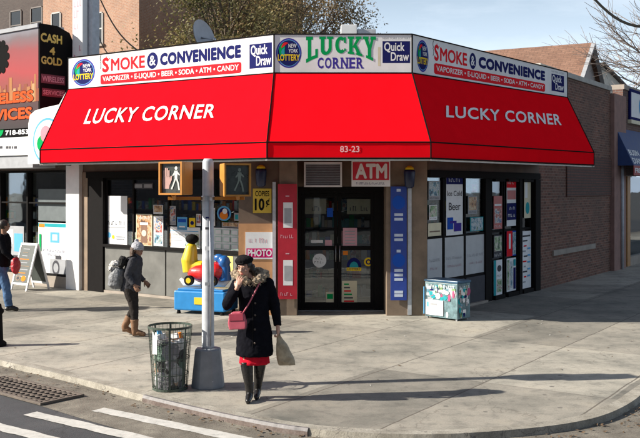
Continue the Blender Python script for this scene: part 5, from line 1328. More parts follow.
s = MB()
for z in (2.37,):
    s.box(Frame((PX, PY, z), (1, 0, 0), (0, 0, 1), (0, -1, 0)), -.50, -.085, -.02, .02, -.03, .03); s.box(Frame((PX, PY, z), (1, 0, 0), (0, 0, 1), (0, -1, 0)), .085, .46, -.02, .02, -.03, .03)
for x in (-.42, .38): s.tube([V((PX + x, PY - .02, 2.37)), V((PX + x, PY - .08, 2.42))], .03, 8)
s.build('bracket', M_sig, sp_)
s = MB(); s.tube([V((PX, PY, 2.34)), V((PX, PY, 2.40))], .083, 16); s.build('clamp', M_steel, sp_)
FPp = Frame((PX, PY - .0775, 0), (1, 0, 0), (0, 0, 1), (0, -1, 0))
s = MB()
for z, w, h, mm in ((1.72, .03, .05, M_paper), (1.98, .025, .03, M_dgrey), (1.28, .028, .04, M_grey), (2.12, .02, .02, M_navy)): s.patch(FPp, -w, w, z, z + h, .0035, mm)
s.build('sticker', None, sp_)
s = MB(); s.tube([V((PX + .04, PY - .075, .52)), V((PX + .045, PY - .080, 1.2)), V((PX + .03, PY - .082, 2.35))], .008, 6); s.build('conduit', M_steel, sp_, smooth=True)
s = MB()
for a in range(4):
    an = a * math.pi / 2 + .4; s.ball((PX + .19 * math.cos(an), PY + .19 * math.sin(an), .10), .018, 8)
s.build('bolt', M_steel, sp_)

# litter basket
TX, TY = -1.865, 11.20
tb = thing('litter_basket', 'dark green wire litter basket full of rubbish beside the signal pole', 'litter bin', (TX, TY, 0))
M_wire = mat('dark_green_wire', (.045, .065, .05, 1), .5, .3, 20)
def br(z): t = z / .78; return .205 + .055 * t ** 2.0 + .012 * math.sin(t * 3)
s = MB(); nb_ = 30
def flatbar(s, pts, w, outward, th=.006):
    for i in range(len(pts) - 1):
        a, b = pts[i], pts[i + 1]; o = outward; t = V((0, 0, 1)).cross(o).normalized() * w / 2
        s.face([a - t + o * th, b - t + o * th, b + t + o * th, a + t + o * th][::-1]); s.face([a - t, b - t, b + t, a + t]); s.face([a - t, b - t, b - t + o * th, a - t + o * th]); s.face([a + t, b + t, b + t + o * th, a + t + o * th][::-1])
for k in range(8):
    an = k * 2 * math.pi / 8 + .15; o = V((math.cos(an), math.sin(an), 0))
    flatbar(s, [V((TX, TY, z)) + o * (br(z) + .006) for z in (0, .13, .26, .39, .52, .65, .76, .785)], .024, o)
for z in (.02, .20, .40, .60, .78):
    R0 = br(z) + .012
    for k in range(32):
        a, b = 2 * math.pi * k / 32, 2 * math.pi * (k + 1) / 32; p = lambda r, an, zz: V((TX + r * math.cos(an), TY + r * math.sin(an), zz))
        w = .014 if z in (.02, .78) else .004
        s.face([p(R0, a, z - w), p(R0, b, z - w), p(R0, b, z + w), p(R0, a, z + w)]); s.face([p(R0 - .006, a, z - w), p(R0 - .006, b, z - w), p(R0 - .006, b, z + w), p(R0 - .006, a, z + w)][::-1]); s.face([p(R0 - .006, a, z + w), p(R0, a, z + w), p(R0, b, z + w), p(R0 - .006, b, z + w)])
s.build('frame', M_wire, tb)
s = MB()
for k in range(30):
    an = k * 2 * math.pi / 30
    s.tube([V((TX + (br(z)) * math.cos(an + dz_), TY + (br(z)) * math.sin(an + dz_), z)) for z, dz_ in ((.01, 0), (.2, .0), (.4, 0), (.6, .0), (.77, .0))], .0028, 4, caps=False)
for j in range(9):
    z = .05 + j * .083
    s.tube([V((TX + br(z) * math.cos(a * math.pi / 16), TY + br(z) * math.sin(a * math.pi / 16), z)) for a in range(33)], .0024, 4, caps=False)
s.build('mesh', M_wire, tb)
m, nt, b_2 = newmat('rubbish'); p = POS(nt); vo = nt.nodes.new('ShaderNodeTexVoronoi'); setin(vo, 'Scale', 7); ad = nt.nodes.new('ShaderNodeVectorMath'); ad.operation = 'ADD'
nz = nt.nodes.new('ShaderNodeTexNoise'); setin(nz, 'Scale', 9); nt.links.new(p, nz.inputs['Vector']); sc_ = nt.nodes.new('ShaderNodeVectorMath'); sc_.operation = 'SCALE'; sc_.inputs['Scale'].default_value = .2; nt.links.new(nz.outputs['Color'], sc_.inputs[0]); nt.links.new(p, ad.inputs[0]); nt.links.new(sc_.outputs[0], ad.inputs[1]); nt.links.new(ad.outputs[0], vo.inputs['Vector'])
sv = nt.nodes.new('ShaderNodeSeparateColor'); nt.links.new(vo.outputs['Color'], sv.inputs[0])
c = RAMP(nt, sv.outputs[0], [(0, (.05, .05, .05)), (.2, (.16, .16, .17)), (.38, (.38, .39, .40)), (.54, (.13, .20, .16)), (.64, (.34, .22, .15)), (.74, (.22, .22, .24)), (.86, (.58, .58, .57)), (1, (.08, .08, .08))])
c.node.color_ramp.interpolation = 'CONSTANT'
nt.links.new(c, b_2.inputs['Base Color']); setin(b_2, 'Roughness', .4); BUMP(nt, b_2, NOISE(nt, p, 30, 4), .6, .02)
s = MB(); s.loft([(TX, TY, .02, .185, .185), (TX, TY, .3, .19, .19), (TX, TY, .5, .20, .20), (TX, TY, .60, .21, .20), (TX, TY, .64, .10, .10)], 24)
rr = random.Random(2)
for i in range(46): an = rr.uniform(0, 6.3); z = rr.uniform(.05, .62); r = .16; s.ball((TX + r * math.cos(an), TY + r * math.sin(an), z), (rr.uniform(.02, .045), rr.uniform(.02, .045), rr.uniform(.03, .07)), 8)
s.blob('rubbish', m, tb, .012, 1, .006, 30)
s = MB(); n_ = 0
for (x, y, z, w, h, a, m_) in ((-.10, -.05, .66, .10, .03, .3, M_paper), (.06, -.08, .67, .12, .03, -.4, M_paper), (.12, .02, .65, .05, .05, .9, M_orange), (-.02, .08, .67, .09, .05, .1, M_cream), (-.14, .05, .68, .05, .06, .5, M_lblue)):
    F = Frame((TX + x, TY + y, z), (math.cos(a), math.sin(a), .2), (-.2, 0, 1), (math.sin(a), -math.cos(a), 0)); s.box(F, -w / 2, w / 2, -h, h, -.02, .02, m_)
s.build('litter', None, tb, bevel=.004)
an = rad(238); o = V((math.cos(an), math.sin(an), 0)); F = Frame(V((TX, TY, .60)) + o * (br(.6) + .016), V((0, 0, 1)).cross(o), (0, 0, 1), o)
MB().box(F, -.05, .02, -.13, .14, 0, .004).build('paper_notice', M_paper, tb)

# bollard at the left edge
bo = thing('bollard', 'short black iron bollard cut by the left edge', 'bollard', (-5.12, 14.25, 0)); x, y = -5.12, 14.25
MB().loft([(x, y, 0, .15, .15), (x, y, .05, .15, .15), (x, y, .09, .10, .10), (x, y, .50, .085, .085), (x, y, .53, .11, .11), (x, y, .57, .11, .11), (x, y, .60, .08, .08), (x, y, .66, .07, .07), (x, y, .69, .02, .02)], 18).build('post', M_frame, bo, smooth=True)

# A-frame board
AF = thing('a_frame_board', 'black A-frame chalkboard with white legs in front of the phone shop', 'pavement sign', (-7.2, 22.3, 0))
c = ground(33, 287); u = V((.80, -.60, 0)).normalized(); nn = V((-.60, -.80, 0)); c = V((-7.15, 22.2, 0))
for sg_, nm in ((1, 'front_panel'), (-1, 'back_panel')):
    up = (V((0, 0, 1)) - nn * sg_ * .28).normalized(); F = Frame(c + nn * sg_ * .33 - u * .33, u, up, u.cross(up) if sg_ > 0 else -u.cross(up))
    s = MB(); e = .05; W_, H_ = .66, 1.18
    for a, b, g, h in ((0, e, 0, H_), (W_ - e, W_, 0, H_), (e, W_ - e, .14, .14 + e), (e, W_ - e, H_ - e, H_)): s.box(F, a, b, g, h, -.02, .015, M_paper)
    fr_ = s.build('frame', None, AF)
    s = MB(); s.box(F, e, W_ - e, .19, H_ - e, -.01, .008, mat('chalkboard', (.045, .055, .05, 1), .6, .3, 6)); 
    rr = random.Random(5)
    if sg_ > 0:
        for k in range(9):
            z = 1.02 - k * .085; s.patch(F, e + .05 + rr.random() * .08, W_ - e - .05 - rr.random() * .2, z, z + .022, .0105, (M_grey, M_tan, M_grey, M_orange)[k % 4])
        s.disc(F, .2, .30, .09, .07, .0115, M_tan, 18); s.disc(F, .42, .30, .09, .07, .012, M_orange, 18); s.disc(F, .2, .30, .05, .04, .013, M_dgrey, 18)
    s.build('board', None, AF)

# kiddie ride (seat left empty)
kr = thing('kiddie_ride', 'coin-operated kiddie ride with red body and yellow seat on a blue base behind the pole', 'kiddie ride', (-2.2, 17.9, 0))
K = V((-2.28, 18.05, 0)); ku = V((.94, -.34, 0)).normalized(); FK = Frame(K, ku, (0, 0, 1), V((ku.y, -ku.x, 0)))
M_rb = mat('ride_blue_plastic', (.015, .21, .52, 1), .35, .08, coat=.3); M_rr = mat('ride_red_plastic', (.60, .015, .015, 1), .3, .06, coat=.4); M_ry = mat('ride_yellow_plastic', (.72, .50, .02, 1), .35, .06, coat=.3)
MB().box(FK, -.56, .56, .07, .46, -.32, .32).build('base', M_rb, kr, bevel=.03)
for a in (-.48, .48):
    for b in (-.26, .26): MB().tube([FK.P(a, 0, b), FK.P(a, .071, b)], [.045, .03], 10).build('foot', M_frame, kr)
MB().box(FK, -.50, .50, .461, .50, -.27, .27).build('deck', M_rb, kr, bevel=.012)
MB().tube([FK.P(0, .50, 0), FK.P(0, .62, 0)], .10, 12).build('pedestal', M_frame, kr)
s = MB(); Mk = Matrix((tuple(FK.u), tuple(FK.n), (0, 0, 1))).transposed()
s.ball(FK.P(-.02, .80, 0), (.40, .24, .19), 20, None, Mk); s.ball(FK.P(.22, .84, 0), (.22, .22, .19), 16, None, Mk); s.blob('body', M_rr, kr, .015, 3)
s = MB(); s.tube([FK.P(-.58, .66, 0), FK.P(-.50, .58, 0), FK.P(-.1, .60, 0), FK.P(.40, .60, 0), FK.P(.50, .66, 0)], [.03, .06, .08, .07, .03], 10); s.build('bumper', M_paper, kr, smooth=True)
s = MB(); s.tube([FK.P(-.36, .80, 0), FK.P(-.38, 1.05, 0), FK.P(-.34, 1.28, 0)], [.15, .17, .12], 14); s.ball(FK.P(-.34, 1.28, 0), .12, 12); s.tube([FK.P(-.36, .92, 0), FK.P(-.05, .92, 0)], [.14, .12], 12); s.blob('seat', M_ry, kr, .015, 3)
s = MB(); s.ball(FK.P(-.32, 1.47, 0), (.14, .13, .10), 14, None, Mk); s.tube([FK.P(-.33, 1.30, 0), FK.P(-.32, 1.42, 0)], [.06, .06], 10); s.blob('headrest', M_frame, kr, .014, 2)
s = MB(); s.ball(FK.P(.40, 1.02, 0), (.12, .13, .14), 16, None, Mk); s.tube([FK.P(.42, .66, 0), FK.P(.42, .95, 0)], [.13, .10], 12); s.ball(FK.P(.28, 1.10, 0), (.12, .08, .09), 12, None, Mk); s.blob('hood', mat('ride_dark_blue_plastic', (.01, .10, .33, 1), .35, .08, coat=.3), kr, .015, 3)
s = MB(); s.tube([FK.P(.16, .95, 0), FK.P(.06, 1.10, 0)], .015, 8); s.tube([FK.P(.06, 1.10, .1), FK.P(.04, 1.13, 0), FK.P(.06, 1.10, -.1)], .018, 8); s.build('handlebar', M_frame, kr, smooth=True)
for a, b in ((-.26, .22), (.26, .22)):
    w_ = MB().tube([FK.P(a, .66, b - .02), FK.P(a, .66, b + .05)], .10, 18).build('wheel', M_frame, kr); MB().tube([FK.P(a, .66, b + .051), FK.P(a, .66, b + .058)], .055, 14).build('hub', M_ry, w_)
MB().box(FK, -.1, .1, .2, .34, .321, .335).build('coin_box', M_ry, kr, bevel=.005)

# freezer / ad covered box by right pillar
bx = thing('ice_cream_freezer', 'small freezer box wrapped in colourful adverts standing by the right pillar', 'freezer', (2.5, 17.3, 0))
p0 = ground(425, 317.5); p1 = ground(457.5, 321.5); F = wallframe((p0.x, p0.y), (p1.x, p1.y)); Lb = (p1 - p0).length
m = mat('freezer_wrap', (.12, .20, .22, 1), .45, .5, 9)
MB().box(F, 0, Lb, .03, .70, -.42, 0).build('cabinet', m, bx, bevel=.012)
rr = random.Random(21)
F_side = Frame(F.P(Lb, 0, 0), -F.n, (0, 0, 1), F.u)
for FF, W_, nm in ((F, Lb, 'front_wrap'), (F_side, .42, 'side_wrap')):
    s = MB(); n_ = 0
    for i in range(44):
        cx, cz = rr.uniform(.05, W_ - .05), rr.uniform(.38 if (FF is F and rr.random() < .8) else .10, .64); w = rr.uniform(.025, .06); hh = rr.uniform(.03, .075); n_ += 1
        if cx - w < .01 or cx + w > W_ - .01 or cz + hh > .685: continue
        mm = rr.choice([M_paper, M_grey, M_teal, M_pic[1], M_pic[3], M_pic[1], mat('freezer_pink', (.42, .06, .16, 1), .6), M_navy, M_paper])
        (s.disc(FF, cx, cz, w, hh, .0012 + n_ * .0003, mm, 18) if rr.random() < .6 else s.patch(FF, cx - w, cx + w, cz - hh * .6, cz + hh * .6, .0012 + n_ * .0003, mm))
    s.scrib(FF, .05, W_ - .05, .60, .66, .0012 + 48 * .0003, M_paper, 3); s.build(nm, None, bx)
MB().box(F, -.015, Lb + .015, .702, .75, -.435, .015).build('lid', mat('freezer_lid_blue', (.03, .09, .16, 1), .4), bx, bevel=.01)
MB().box(F, .03, Lb * .58, .07, .36, .011, .018).build('front_panel', M_paper, bx)
s = MB(); s.patch(F, .06, .10, .22, .32, .020, M_lblue); s.patch(F, .14, .30, .26, .30, .020, M_grey); s.build('logo', None, bx)
for a in (.03, Lb - .05):
    for b in (-.38, -.04): MB().box(F, a, a + .03, 0, .029, b, b + .03).build('foot', M_steel, bx)
MB().tube([F.P(0.0, .08, .03), F.P(0, .60, .03)], .012, 6).build('side_rail', M_lblue, bx)
# ================================================================ people
M_skin = mat('skin', (.50, .27, .19, 1), .5, .06, 12); M_skin2 = mat('brown_skin', (.30, .16, .10, 1), .5, .06, 12)
M_lip = mat('lips', (.38, .09, .08, 1), .45); M_eye = mat('eye_white', (.26, .24, .23, 1), .5, .01); M_iris = mat('iris', (.03, .015, .01, 1), .2)
M_hair = mat('dark_hair', (.025, .017, .012, 1), .5, .3, 40, bump=.4, bscale=120)
def clothmat(name, col, var=.25, scale=14, bump=.35): return mat(name, col, .95, var, scale, bump=bump, bscale=38, spec=.05)
def bis(p, q, t): return p * (1 - t) + q * t
def hand(s, w, d, pn, side, curl, k=1.0):
    """palm + five fingers; d: wrist to knuckles, pn: palm normal, side: +1/-1 thumb side along across"""
    d = d.normalized(); pn = (pn - d * pn.dot(d)).normalized(); ac = d.cross(pn) * side
    M = Matrix((tuple(ac), tuple(pn), tuple(d))).transposed()
    s.ball(w + d * .048 * k, (.040 * k, .017 * k, .056 * k), 14, None, M)
    s.tube([w - d * .01, w + d * .04 * k], [.024 * k, .026 * k], 8)
    for i, L in enumerate((.070, .080, .074, .058)):
        b = w + d * .085 * k + ac * (.030 - .020 * i) * k; dirv = (d + ac * (.10 - .07 * i)).normalized(); c = curl * (1 + .12 * i); pts = [b - d * .02 * k, b]; p = b; a = c * .5
        for j in range(3):
            dv = (dirv * math.cos(a) + pn * math.sin(a)).normalized(); p = p + dv * L * k * (.44, .32, .26)[j]; pts.append(p); a += c
        s.tube(pts, [.010 * k, .0098 * k, .009 * k, .0082 * k, .0065 * k], 8); s.ball(pts[-1], .0065 * k, 8)
    b = w + d * .022 * k + ac * .028 * k; dv = (d * .7 + ac * .62 + pn * .35).normalized(); p1 = b + dv * .036 * k; dv2 = (d * .85 + ac * .2 + pn * .5).normalized(); p2 = p1 + dv2 * .030 * k
    s.tube([b - dv * .012, b, p1, p2], [.013 * k, .0125 * k, .0105 * k, .008 * k], 8); s.ball(p2, .008 * k, 8)
def person(label, loc, J, cfg):
    O = V(loc); P = {k: O + V(v) for k, v in J.items() if k not in ('face',)}
    f = V(J['face']).normalized(); up = V(J.get('headup', (0, 0, 1))); up = (up - f * up.dot(f)).normalized(); r = f.cross(up)
    P.pop('headup', None)
    MH = Matrix((tuple(r), tuple(f), tuple(up))).transposed(); hc = P['head']
    h = lambda x, y, z: hc + MH @ V((x, y, z))
    t = thing('person', label, 'person', loc)
    skin = cfg.get('skin', M_skin); s = MB()
    # head
    s.ball(h(0, -.012, .022), (.074, .094, .094), 20, None, MH); s.ball(h(0, .018, -.045), (.058, .070, .072), 18, None, MH); s.ball(h(0, .050, -.088), (.026, .024, .020), 12, None, MH)
    s.tube([h(0, .082, .018), h(0, .102, -.022), h(0, .088, -.034)], [.009, .015, .010], 8); s.ball(h(.013, .090, -.028), (.009, .010, .008), 8, None, MH); s.ball(h(-.013, .090, -.028), (.009, .010, .008), 8, None, MH)
    s.ball(h(.034, .068, .028), (.024, .014, .009), 10, None, MH); s.ball(h(-.034, .068, .028), (.024, .014, .009), 10, None, MH); s.ball(h(.042, .055, -.022), (.022, .02, .018), 10, None, MH); s.ball(h(-.042, .055, -.022), (.022, .02, .018), 10, None, MH)
    for sx_ in (1, -1): s.ball(h(.074 * sx_, -.008, -.008), (.010, .018, .030), 10, None, MH)
    s.ball(h(0, .076, -.056), (.022, .016, .012), 10, None, MH)
    s.tube([h(0, -.02, -.05), P['neck'], P['neck'] + V((0, 0, -.06))], [.052, .054, .07], 14)
    # trunk
    s.tube([P['pelvis'], bis(P['pelvis'], P['chest'], .5), P['chest'], bis(P['chest'], P['neck'], .6)], [.135, .115, .13, .08], 16)
    s.tube([P['sh_l'], P['chest'] + (P['neck'] - P['chest']) * .55, P['sh_r']], [.055, .075, .055], 12)
    for q in 'lr':
        s.tube([P['pelvis'] + (P['hip_' + q] - P['pelvis']) * .6, P['hip_' + q], P['knee_' + q], P['ank_' + q]], [.10, .088, .056, .038], 14)
        kc = bis(P['knee_' + q], P['ank_' + q], .28); s.ball(kc, (.050, .052, .10), 12)
        ft = (P['toe_' + q] - P['ank_' + q]); s.tube([P['ank_' + q] + V((0, 0, -.02)) - V((ft.x, ft.y, 0)) * .25, P['ank_' + q] + V((0, 0, -.03)), P['toe_' + q]], [.032, .038, .024], 10)
        s.tube([P['sh_' + q], bis(P['sh_' + q], P['el_' + q], .5), P['el_' + q], bis(P['el_' + q], P['wr_' + q], .4), P['wr_' + q]], [.050, .045, .037, .036, .024], 12)
        hd = cfg['hand_' + q]; hand(s, P['wr_' + q], V(hd[0]), V(hd[1]), hd[2], hd[3])
    s.blob('body', skin, t, .0055, 2)
    for sx_ in (1, -1):
        e = MB().ball(h(.031 * sx_, .078, .008), (.0105, .006, .0055), 12, None, MH).build('eye', M_eye, t, smooth=True); MB().ball(h(.031 * sx_, .0835, .008), (.005, .003, .005), 10, None, MH).build('iris', M_iris, e, smooth=True)
        MB().tube([h(.014 * sx_, .088, .033), h(.034 * sx_, .086, .038), h(.050 * sx_, .074, .033)], [.003, .004, .002], 6).build('eyebrow', M_hair, t, smooth=True)
    s = MB(); s.ball(h(0, .091, -.0535), (.022, .007, .0045), 12, None, MH); s.ball(h(0, .090, -.0625), (.018, .007, .005), 12, None, MH); s.build('mouth', M_lip, t, smooth=True)
    return t, P, h, MH
def hairpiece(h, MH, t, m, length, vol=.012):
    s = MB(); s.ball(h(0, -.022, .030), (.080 + vol, .096 + vol, .096 + vol), 20, None, MH)
    if length > 0:
        for a in range(-5, 6):
            an = rad(a * 17); x, y = math.sin(an) * (.078 + vol), -.02 - math.cos(an) * (.082 + vol)
            s.tube([h(x, y, .03), h(x * 1.05, y, -.04), h(x * 1.08, y, -.05 - length)], [.028, .028, .014], 8)
    # carve the face: keep only cells behind the hair line
    o = s.blob('hair', m, t, .007, 1, .004, 60)
    bm = bmesh.new(); bm.from_mesh(o.data); inv = MH.transposed(); L = WL['hair'] if False else None
    base = V(o.location) + WL[t.name]
    dl = []
    c0 = h(0, 0, 0)
    for v in bm.verts:
        q = inv @ (v.co + base - c0)
        if q.y > .045 and q.z < .062 or (q.y > .015 and q.z < .0): dl.append(v)
    bmesh.ops.delete(bm, geom=dl, context='VERTS'); bm.to_mesh(o.data); bm.free()
    return o

# --- woman in the black coat, walking towards the camera
J = dict(pelvis=(.03, 0, .93), chest=(.01, 0, 1.26), neck=(-.03, 0, 1.42), head=(-.09, -.03, 1.555), face=(-.35, -1, -.05), headup=(-.12, 0, 1), sh_l=(-.165, -.01, 1.375), sh_r=(.18, .01, 1.375),
         el_l=(-.285, -.12, 1.14), wr_l=(-.155, -.235, 1.345), el_r=(.265, .04, 1.10), wr_r=(.305, -.03, .86), hip_l=(-.06, 0, .90), hip_r=(.12, 0, .90), knee_l=(-.07, -.05, .50), knee_r=(.10, .0, .50),
         ank_l=(-.025, -.06, .115), ank_r=(.055, .12, .12), toe_l=(-.035, -.20, .03), toe_r=(.05, -.01, .035))
# toe_r sits behind, heel lifted slightly
cfg = dict(hand_l=((.28, .25, 1), (.3, 1, -.1), 1, .35), hand_r=((.05, -.05, -1), (-1, .1, 0), 1, 1.05))
W1L = (-.80, 10.62, 0)
t, P, h, MH = person('woman in black fur-collared coat and beret holding a tan bag, hand at mouth', W1L, J, cfg)
C_coat = clothmat('black_coat_cloth', (.007, .007, .010, 1)); O = V(W1L)
s = MB(); s.loft([(O.x + x, O.y + y, z, a, b) for x, y, z, a, b in ((.03, -.01, .53, .215, .175), (.03, -.01, .56, .222, .18), (.03, 0, .78, .205, .165), (.025, 0, .98, .18, .145), (.02, 0, 1.12, .172, .14), (.01, 0, 1.28, .185, .14), (.0, 0, 1.38, .165, .115), (-.02, 0, 1.44, .09, .085))], 32)
for q in 'lr': s.ball(P['sh_' + q], .075, 12); s.tube([P['sh_' + q], bis(P['sh_' + q], P['el_' + q], .5), P['el_' + q]], [.076, .070, .064], 14); s.ball(P['el_' + q], .064, 12); s.tube([P['el_' + q], bis(P['el_' + q], P['wr_' + q], .93)], [.063, .048], 14)
s.blob('coat', C_coat, t, .009, 3, .010, 11)
s = MB()
for z in (.70, .86, 1.02, 1.16, 1.28): MB().ball(O + V((.045, -.150 - (.03 if z < .9 else 0), z)), (.014, .008, .014), 8).build('button', M_bframe, t, smooth=True)
s = MB(); s.tube([O + V((.02, -.182, .55)), O + V((.02, -.168, .78)), O + V((.02, -.150, .98)), O + V((.01, -.146, 1.12)), O + V((.0, -.142, 1.28))], .0045, 5); s.build('coat_seam', M_frame, t)
s = MB(); cf = lambda x, y, z: O + V((x, y, z)); pts = [cf(-.02, -.13, 1.40), cf(-.13, -.10, 1.45), cf(-.20, .0, 1.485), cf(-.16, .10, 1.50), cf(-.03, .15, 1.50), cf(.10, .11, 1.49), cf(.145, .0, 1.475), cf(.10, -.10, 1.44), cf(.02, -.14, 1.39)]
s.tube(pts, [.03, .045, .055, .055, .055, .055, .055, .045, .03], 12); s.blob('fur_collar', mat('fur', (.36, .28, .19, 1), .95, .5, 22, bump=.8, bscale=90, darkvar=(.10, .085, .075, 1)), t, .009, 1, .022, 34)
# fur tufts
rr = random.Random(8); s = MB()
for i in range(900):
    k = rr.uniform(0, len(pts) - 1.001); a = pts[int(k)].lerp(pts[int(k) + 1], k % 1); d = V((rr.gauss(0, 1), rr.gauss(0, 1), rr.gauss(0, 1))).normalized(); b = d.orthogonal().normalized() * .003
    p = a + d * .045; e = a + d * rr.uniform(.065, .085); s.face([p - b, p + b, e])
s.build('fur_tufts', mat('fur_tip', (.50, .40, .28, 1), .9, .3, 30), t)
hairpiece(h, MH, t, M_hair, .03)
s = MB(); s.ball(h(0, -.02, .095), (.112, .118, .052), 20, None, MH); s.ball(h(.02, -.03, .125), (.07, .075, .035), 16, None, MH); s.ball(h(0, -.01, .062), (.092, .108, .022), 20, None, MH); s.blob('beret', clothmat('black_felt', (.014, .013, .014, 1)), t, .007, 2, .004, 25)
s = MB(); s.loft([(O.x + .025, O.y - .0, z, a, b) for z, a, b in ((.43, .175, .145), (.46, .172, .142), (.56, .165, .135), (.80, .15, .12))], 30)
o = s.build('dress', clothmat('red_dress_cloth', (.55, .012, .03, 1), .15), t, smooth=True)
for v in o.data.vertices:
    an = math.atan2(v.co.y, v.co.x); k = 1 + .07 * math.sin(an * 9) * max(0, 1 - v.co.z * 3); v.co.x *= k; v.co.y *= k
C_boot = mat('black_leather', (.012, .011, .011, 1), .28, .2, 20, bump=.15, bscale=30)
for q in 'lr':
    kn, an_, to = P['knee_' + q], P['ank_' + q], P['toe_' + q]; ft = V((to.x - an_.x, to.y - an_.y, 0)); s = MB()
    tp = bis(kn, an_, .10); s.tube([tp, bis(kn, an_, .3), bis(kn, an_, .55), bis(kn, an_, .8), an_, an_ + V((0, 0, -.045))], [.072, .070, .062, .052, .047, .044], 16)
    s.tube([an_ + V((0, 0, -.06)) - ft * .15, an_ + V((0, 0, -.055)) + ft * .4, V((to.x, to.y, .032)), V((to.x, to.y, .030)) + ft * .22], [.040, .043, .034, .016], 12)
    hl = an_ - ft * .22; s.tube([V((hl.x, hl.y, an_.z - .06)), V((hl.x, hl.y, .022))], [.030, .020], 10)
    s.tube([V((to.x, to.y, .012)) - ft * .35, V((to.x, to.y, .010)) + ft * .2], [.022, .016], 8)
    s.blob('boot', C_boot, t, .006, 2, .002, 20)
# handbag
hb = thing('handbag', 'pink shoulder handbag hanging across the front of the black coat', 'handbag', (W1L[0] - .15, W1L[1] - .22, .86))
C_pk = mat('pink_leather', (.50, .10, .14, 1), .4, .12, 15)
FH = Frame(O + V((-.155, -.225, .97)), (1, -.12, .06), (-.06, 0, 1), (-.12, -1, 0))
s = MB(); w_ = [(-.095, -.10), (.095, -.10), (.105, -.02), (.085, .07), (.05, .10), (-.05, .10), (-.085, .07), (-.105, -.02)]
s.poly(FH, w_, .045); s.poly(FH, w_[::-1], -.045)
for i in range(8): a, b = w_[i], w_[(i + 1) % 8]; s.face([FH.P(*a, -.045), FH.P(*b, -.045), FH.P(*b, .045), FH.P(*a, .045)])
s.blob('bag_body', C_pk, hb, .007, 3)
s = MB(); s.box(FH, -.085, .085, .0, .085, .040, .052); s.build('flap', mat('dark_pink_leather', (.36, .05, .08, 1), .4), hb, bevel=.01)
MB().tube([FH.P(.07, .08, 0), O + V((-.03, -.185, 1.15)), O + V((.06, -.16, 1.32)), O + V((.12, -.10, 1.45)), O + V((.13, .0, 1.462))], .009, 6).build('strap', C_pk, hb, smooth=True)
# tan shopping bag
sb = thing('shopping_bag', 'crumpled tan shopping bag held low in the walking woman\'s hand', 'bag', (W1L[0] + .37, W1L[1] - .04, .42))
hx = P['wr_r'] + V((.01, -.01, -.095)); s = MB()
L_ = [(hx.x + dx, hx.y + dy, z, a, b, .1) for dx, dy, z, a, b in ((.0, 0, hx.z + .01, .018, .018), (.012, 0, hx.z - .035, .035, .025), (.035, 0, hx.z - .10, .068, .045), (.06, 0, hx.z - .20, .092, .06), (.085, 0, hx.z - .30, .105, .065), (.095, 0, hx.z - .345, .10, .06))]
s.loft(L_, 22); s.blob('bag_body', mat('tan_bag', (.46, .37, .25, 1), .6, .15, 10, bump=.25, bscale=18, darkvar=(.24, .19, .12, 1)), sb, .007, 2, .009, 9)
s = MB()
for dx in (-.02, .02): s.tube([hx + V((dx, -.015, -.04)), hx + V((dx * .6, -.012, .02)), hx + V((0, .0, .035)), hx + V((dx * .6, .012, .02)), hx + V((dx, .015, -.04))], .006, 6)
s.build('handle', mat('tan_bag_handle', (.30, .22, .13, 1), .6), sb, smooth=True)

# --- woman in grey knit hat walking right
J = dict(pelvis=(-.05, 0, .87), chest=(.01, .0, 1.19), neck=(.05, 0, 1.33), head=(.075, -.01, 1.455), face=(.86, -.45, -.12), headup=(.05, 0, 1), sh_l=(.03, -.16, 1.285), sh_r=(.02, .16, 1.285),
         el_l=(-.06, -.215, 1.04), wr_l=(.07, -.26, .88), el_r=(.0, .22, 1.03), wr_r=(.15, .2, .90), hip_l=(-.05, -.085, .85), hip_r=(-.05, .085, .85), knee_l=(.03, -.09, .47), knee_r=(.0, .085, .47),
         ank_l=(.04, -.09, .09), ank_r=(-.17, .08, .14), toe_l=(.20, -.10, .025), toe_r=(-.04, .085, .03))
cfg = dict(hand_l=((.5, -.1, -.8), (.2, 1, 0), 1, .7), hand_r=((.6, -.1, -.6), (0, -1, 0), 1, .5), skin=M_skin2)
W2L = (-3.16, 15.25, 0); O = V(W2L)
t, P, h, MH = person('woman in grey knit hat and tan boots walking right past the grey window panels', W2L, J, cfg)
C_jk = clothmat('charcoal_jacket_cloth', (.055, .055, .062, 1))
s = MB(); s.loft([(O.x + x, O.y + y, z, a, b) for x, y, z, a, b in ((-.05, 0, .76, .165, .185), (-.05, 0, .80, .17, .19), (-.03, 0, .95, .155, .18), (-.01, 0, 1.1, .15, .175), (.01, 0, 1.22, .145, .18), (.03, 0, 1.30, .12, .16), (.045, 0, 1.36, .075, .085))], 30)
for q in 'lr': s.ball(P['sh_' + q], .068, 12); s.tube([P['sh_' + q], P['el_' + q]], [.070, .060], 14); s.ball(P['el_' + q], .060, 12); s.tube([P['el_' + q], bis(P['el_' + q], P['wr_' + q], .95)], [.058, .045], 14)
s.tube([O + V((.045, 0, 1.33)), O + V((.055, 0, 1.39))], [.085, .075], 16)
s.blob('jacket', C_jk, t, .010, 3, .010, 12)
s = MB()
for q in 'lr': s.tube([bis(P['pelvis'], P['hip_' + q], .7), P['hip_' + q] - V((0, 0, .06)), P['knee_' + q], bis(P['knee_' + q], P['ank_' + q], .75)], [.12, .108, .074, .058], 16)
s.tube([P['pelvis'] + V((0, 0, .05)), P['pelvis'] - V((0, 0, .05))], [.13, .12], 14); s.blob('trousers', clothmat('dark_trouser_cloth', (.030, .026, .024, 1)), t, .010, 2, .008, 13)
C_tan = mat('tan_suede', (.19, .10, .05, 1), .75, .2, 15, bump=.2)
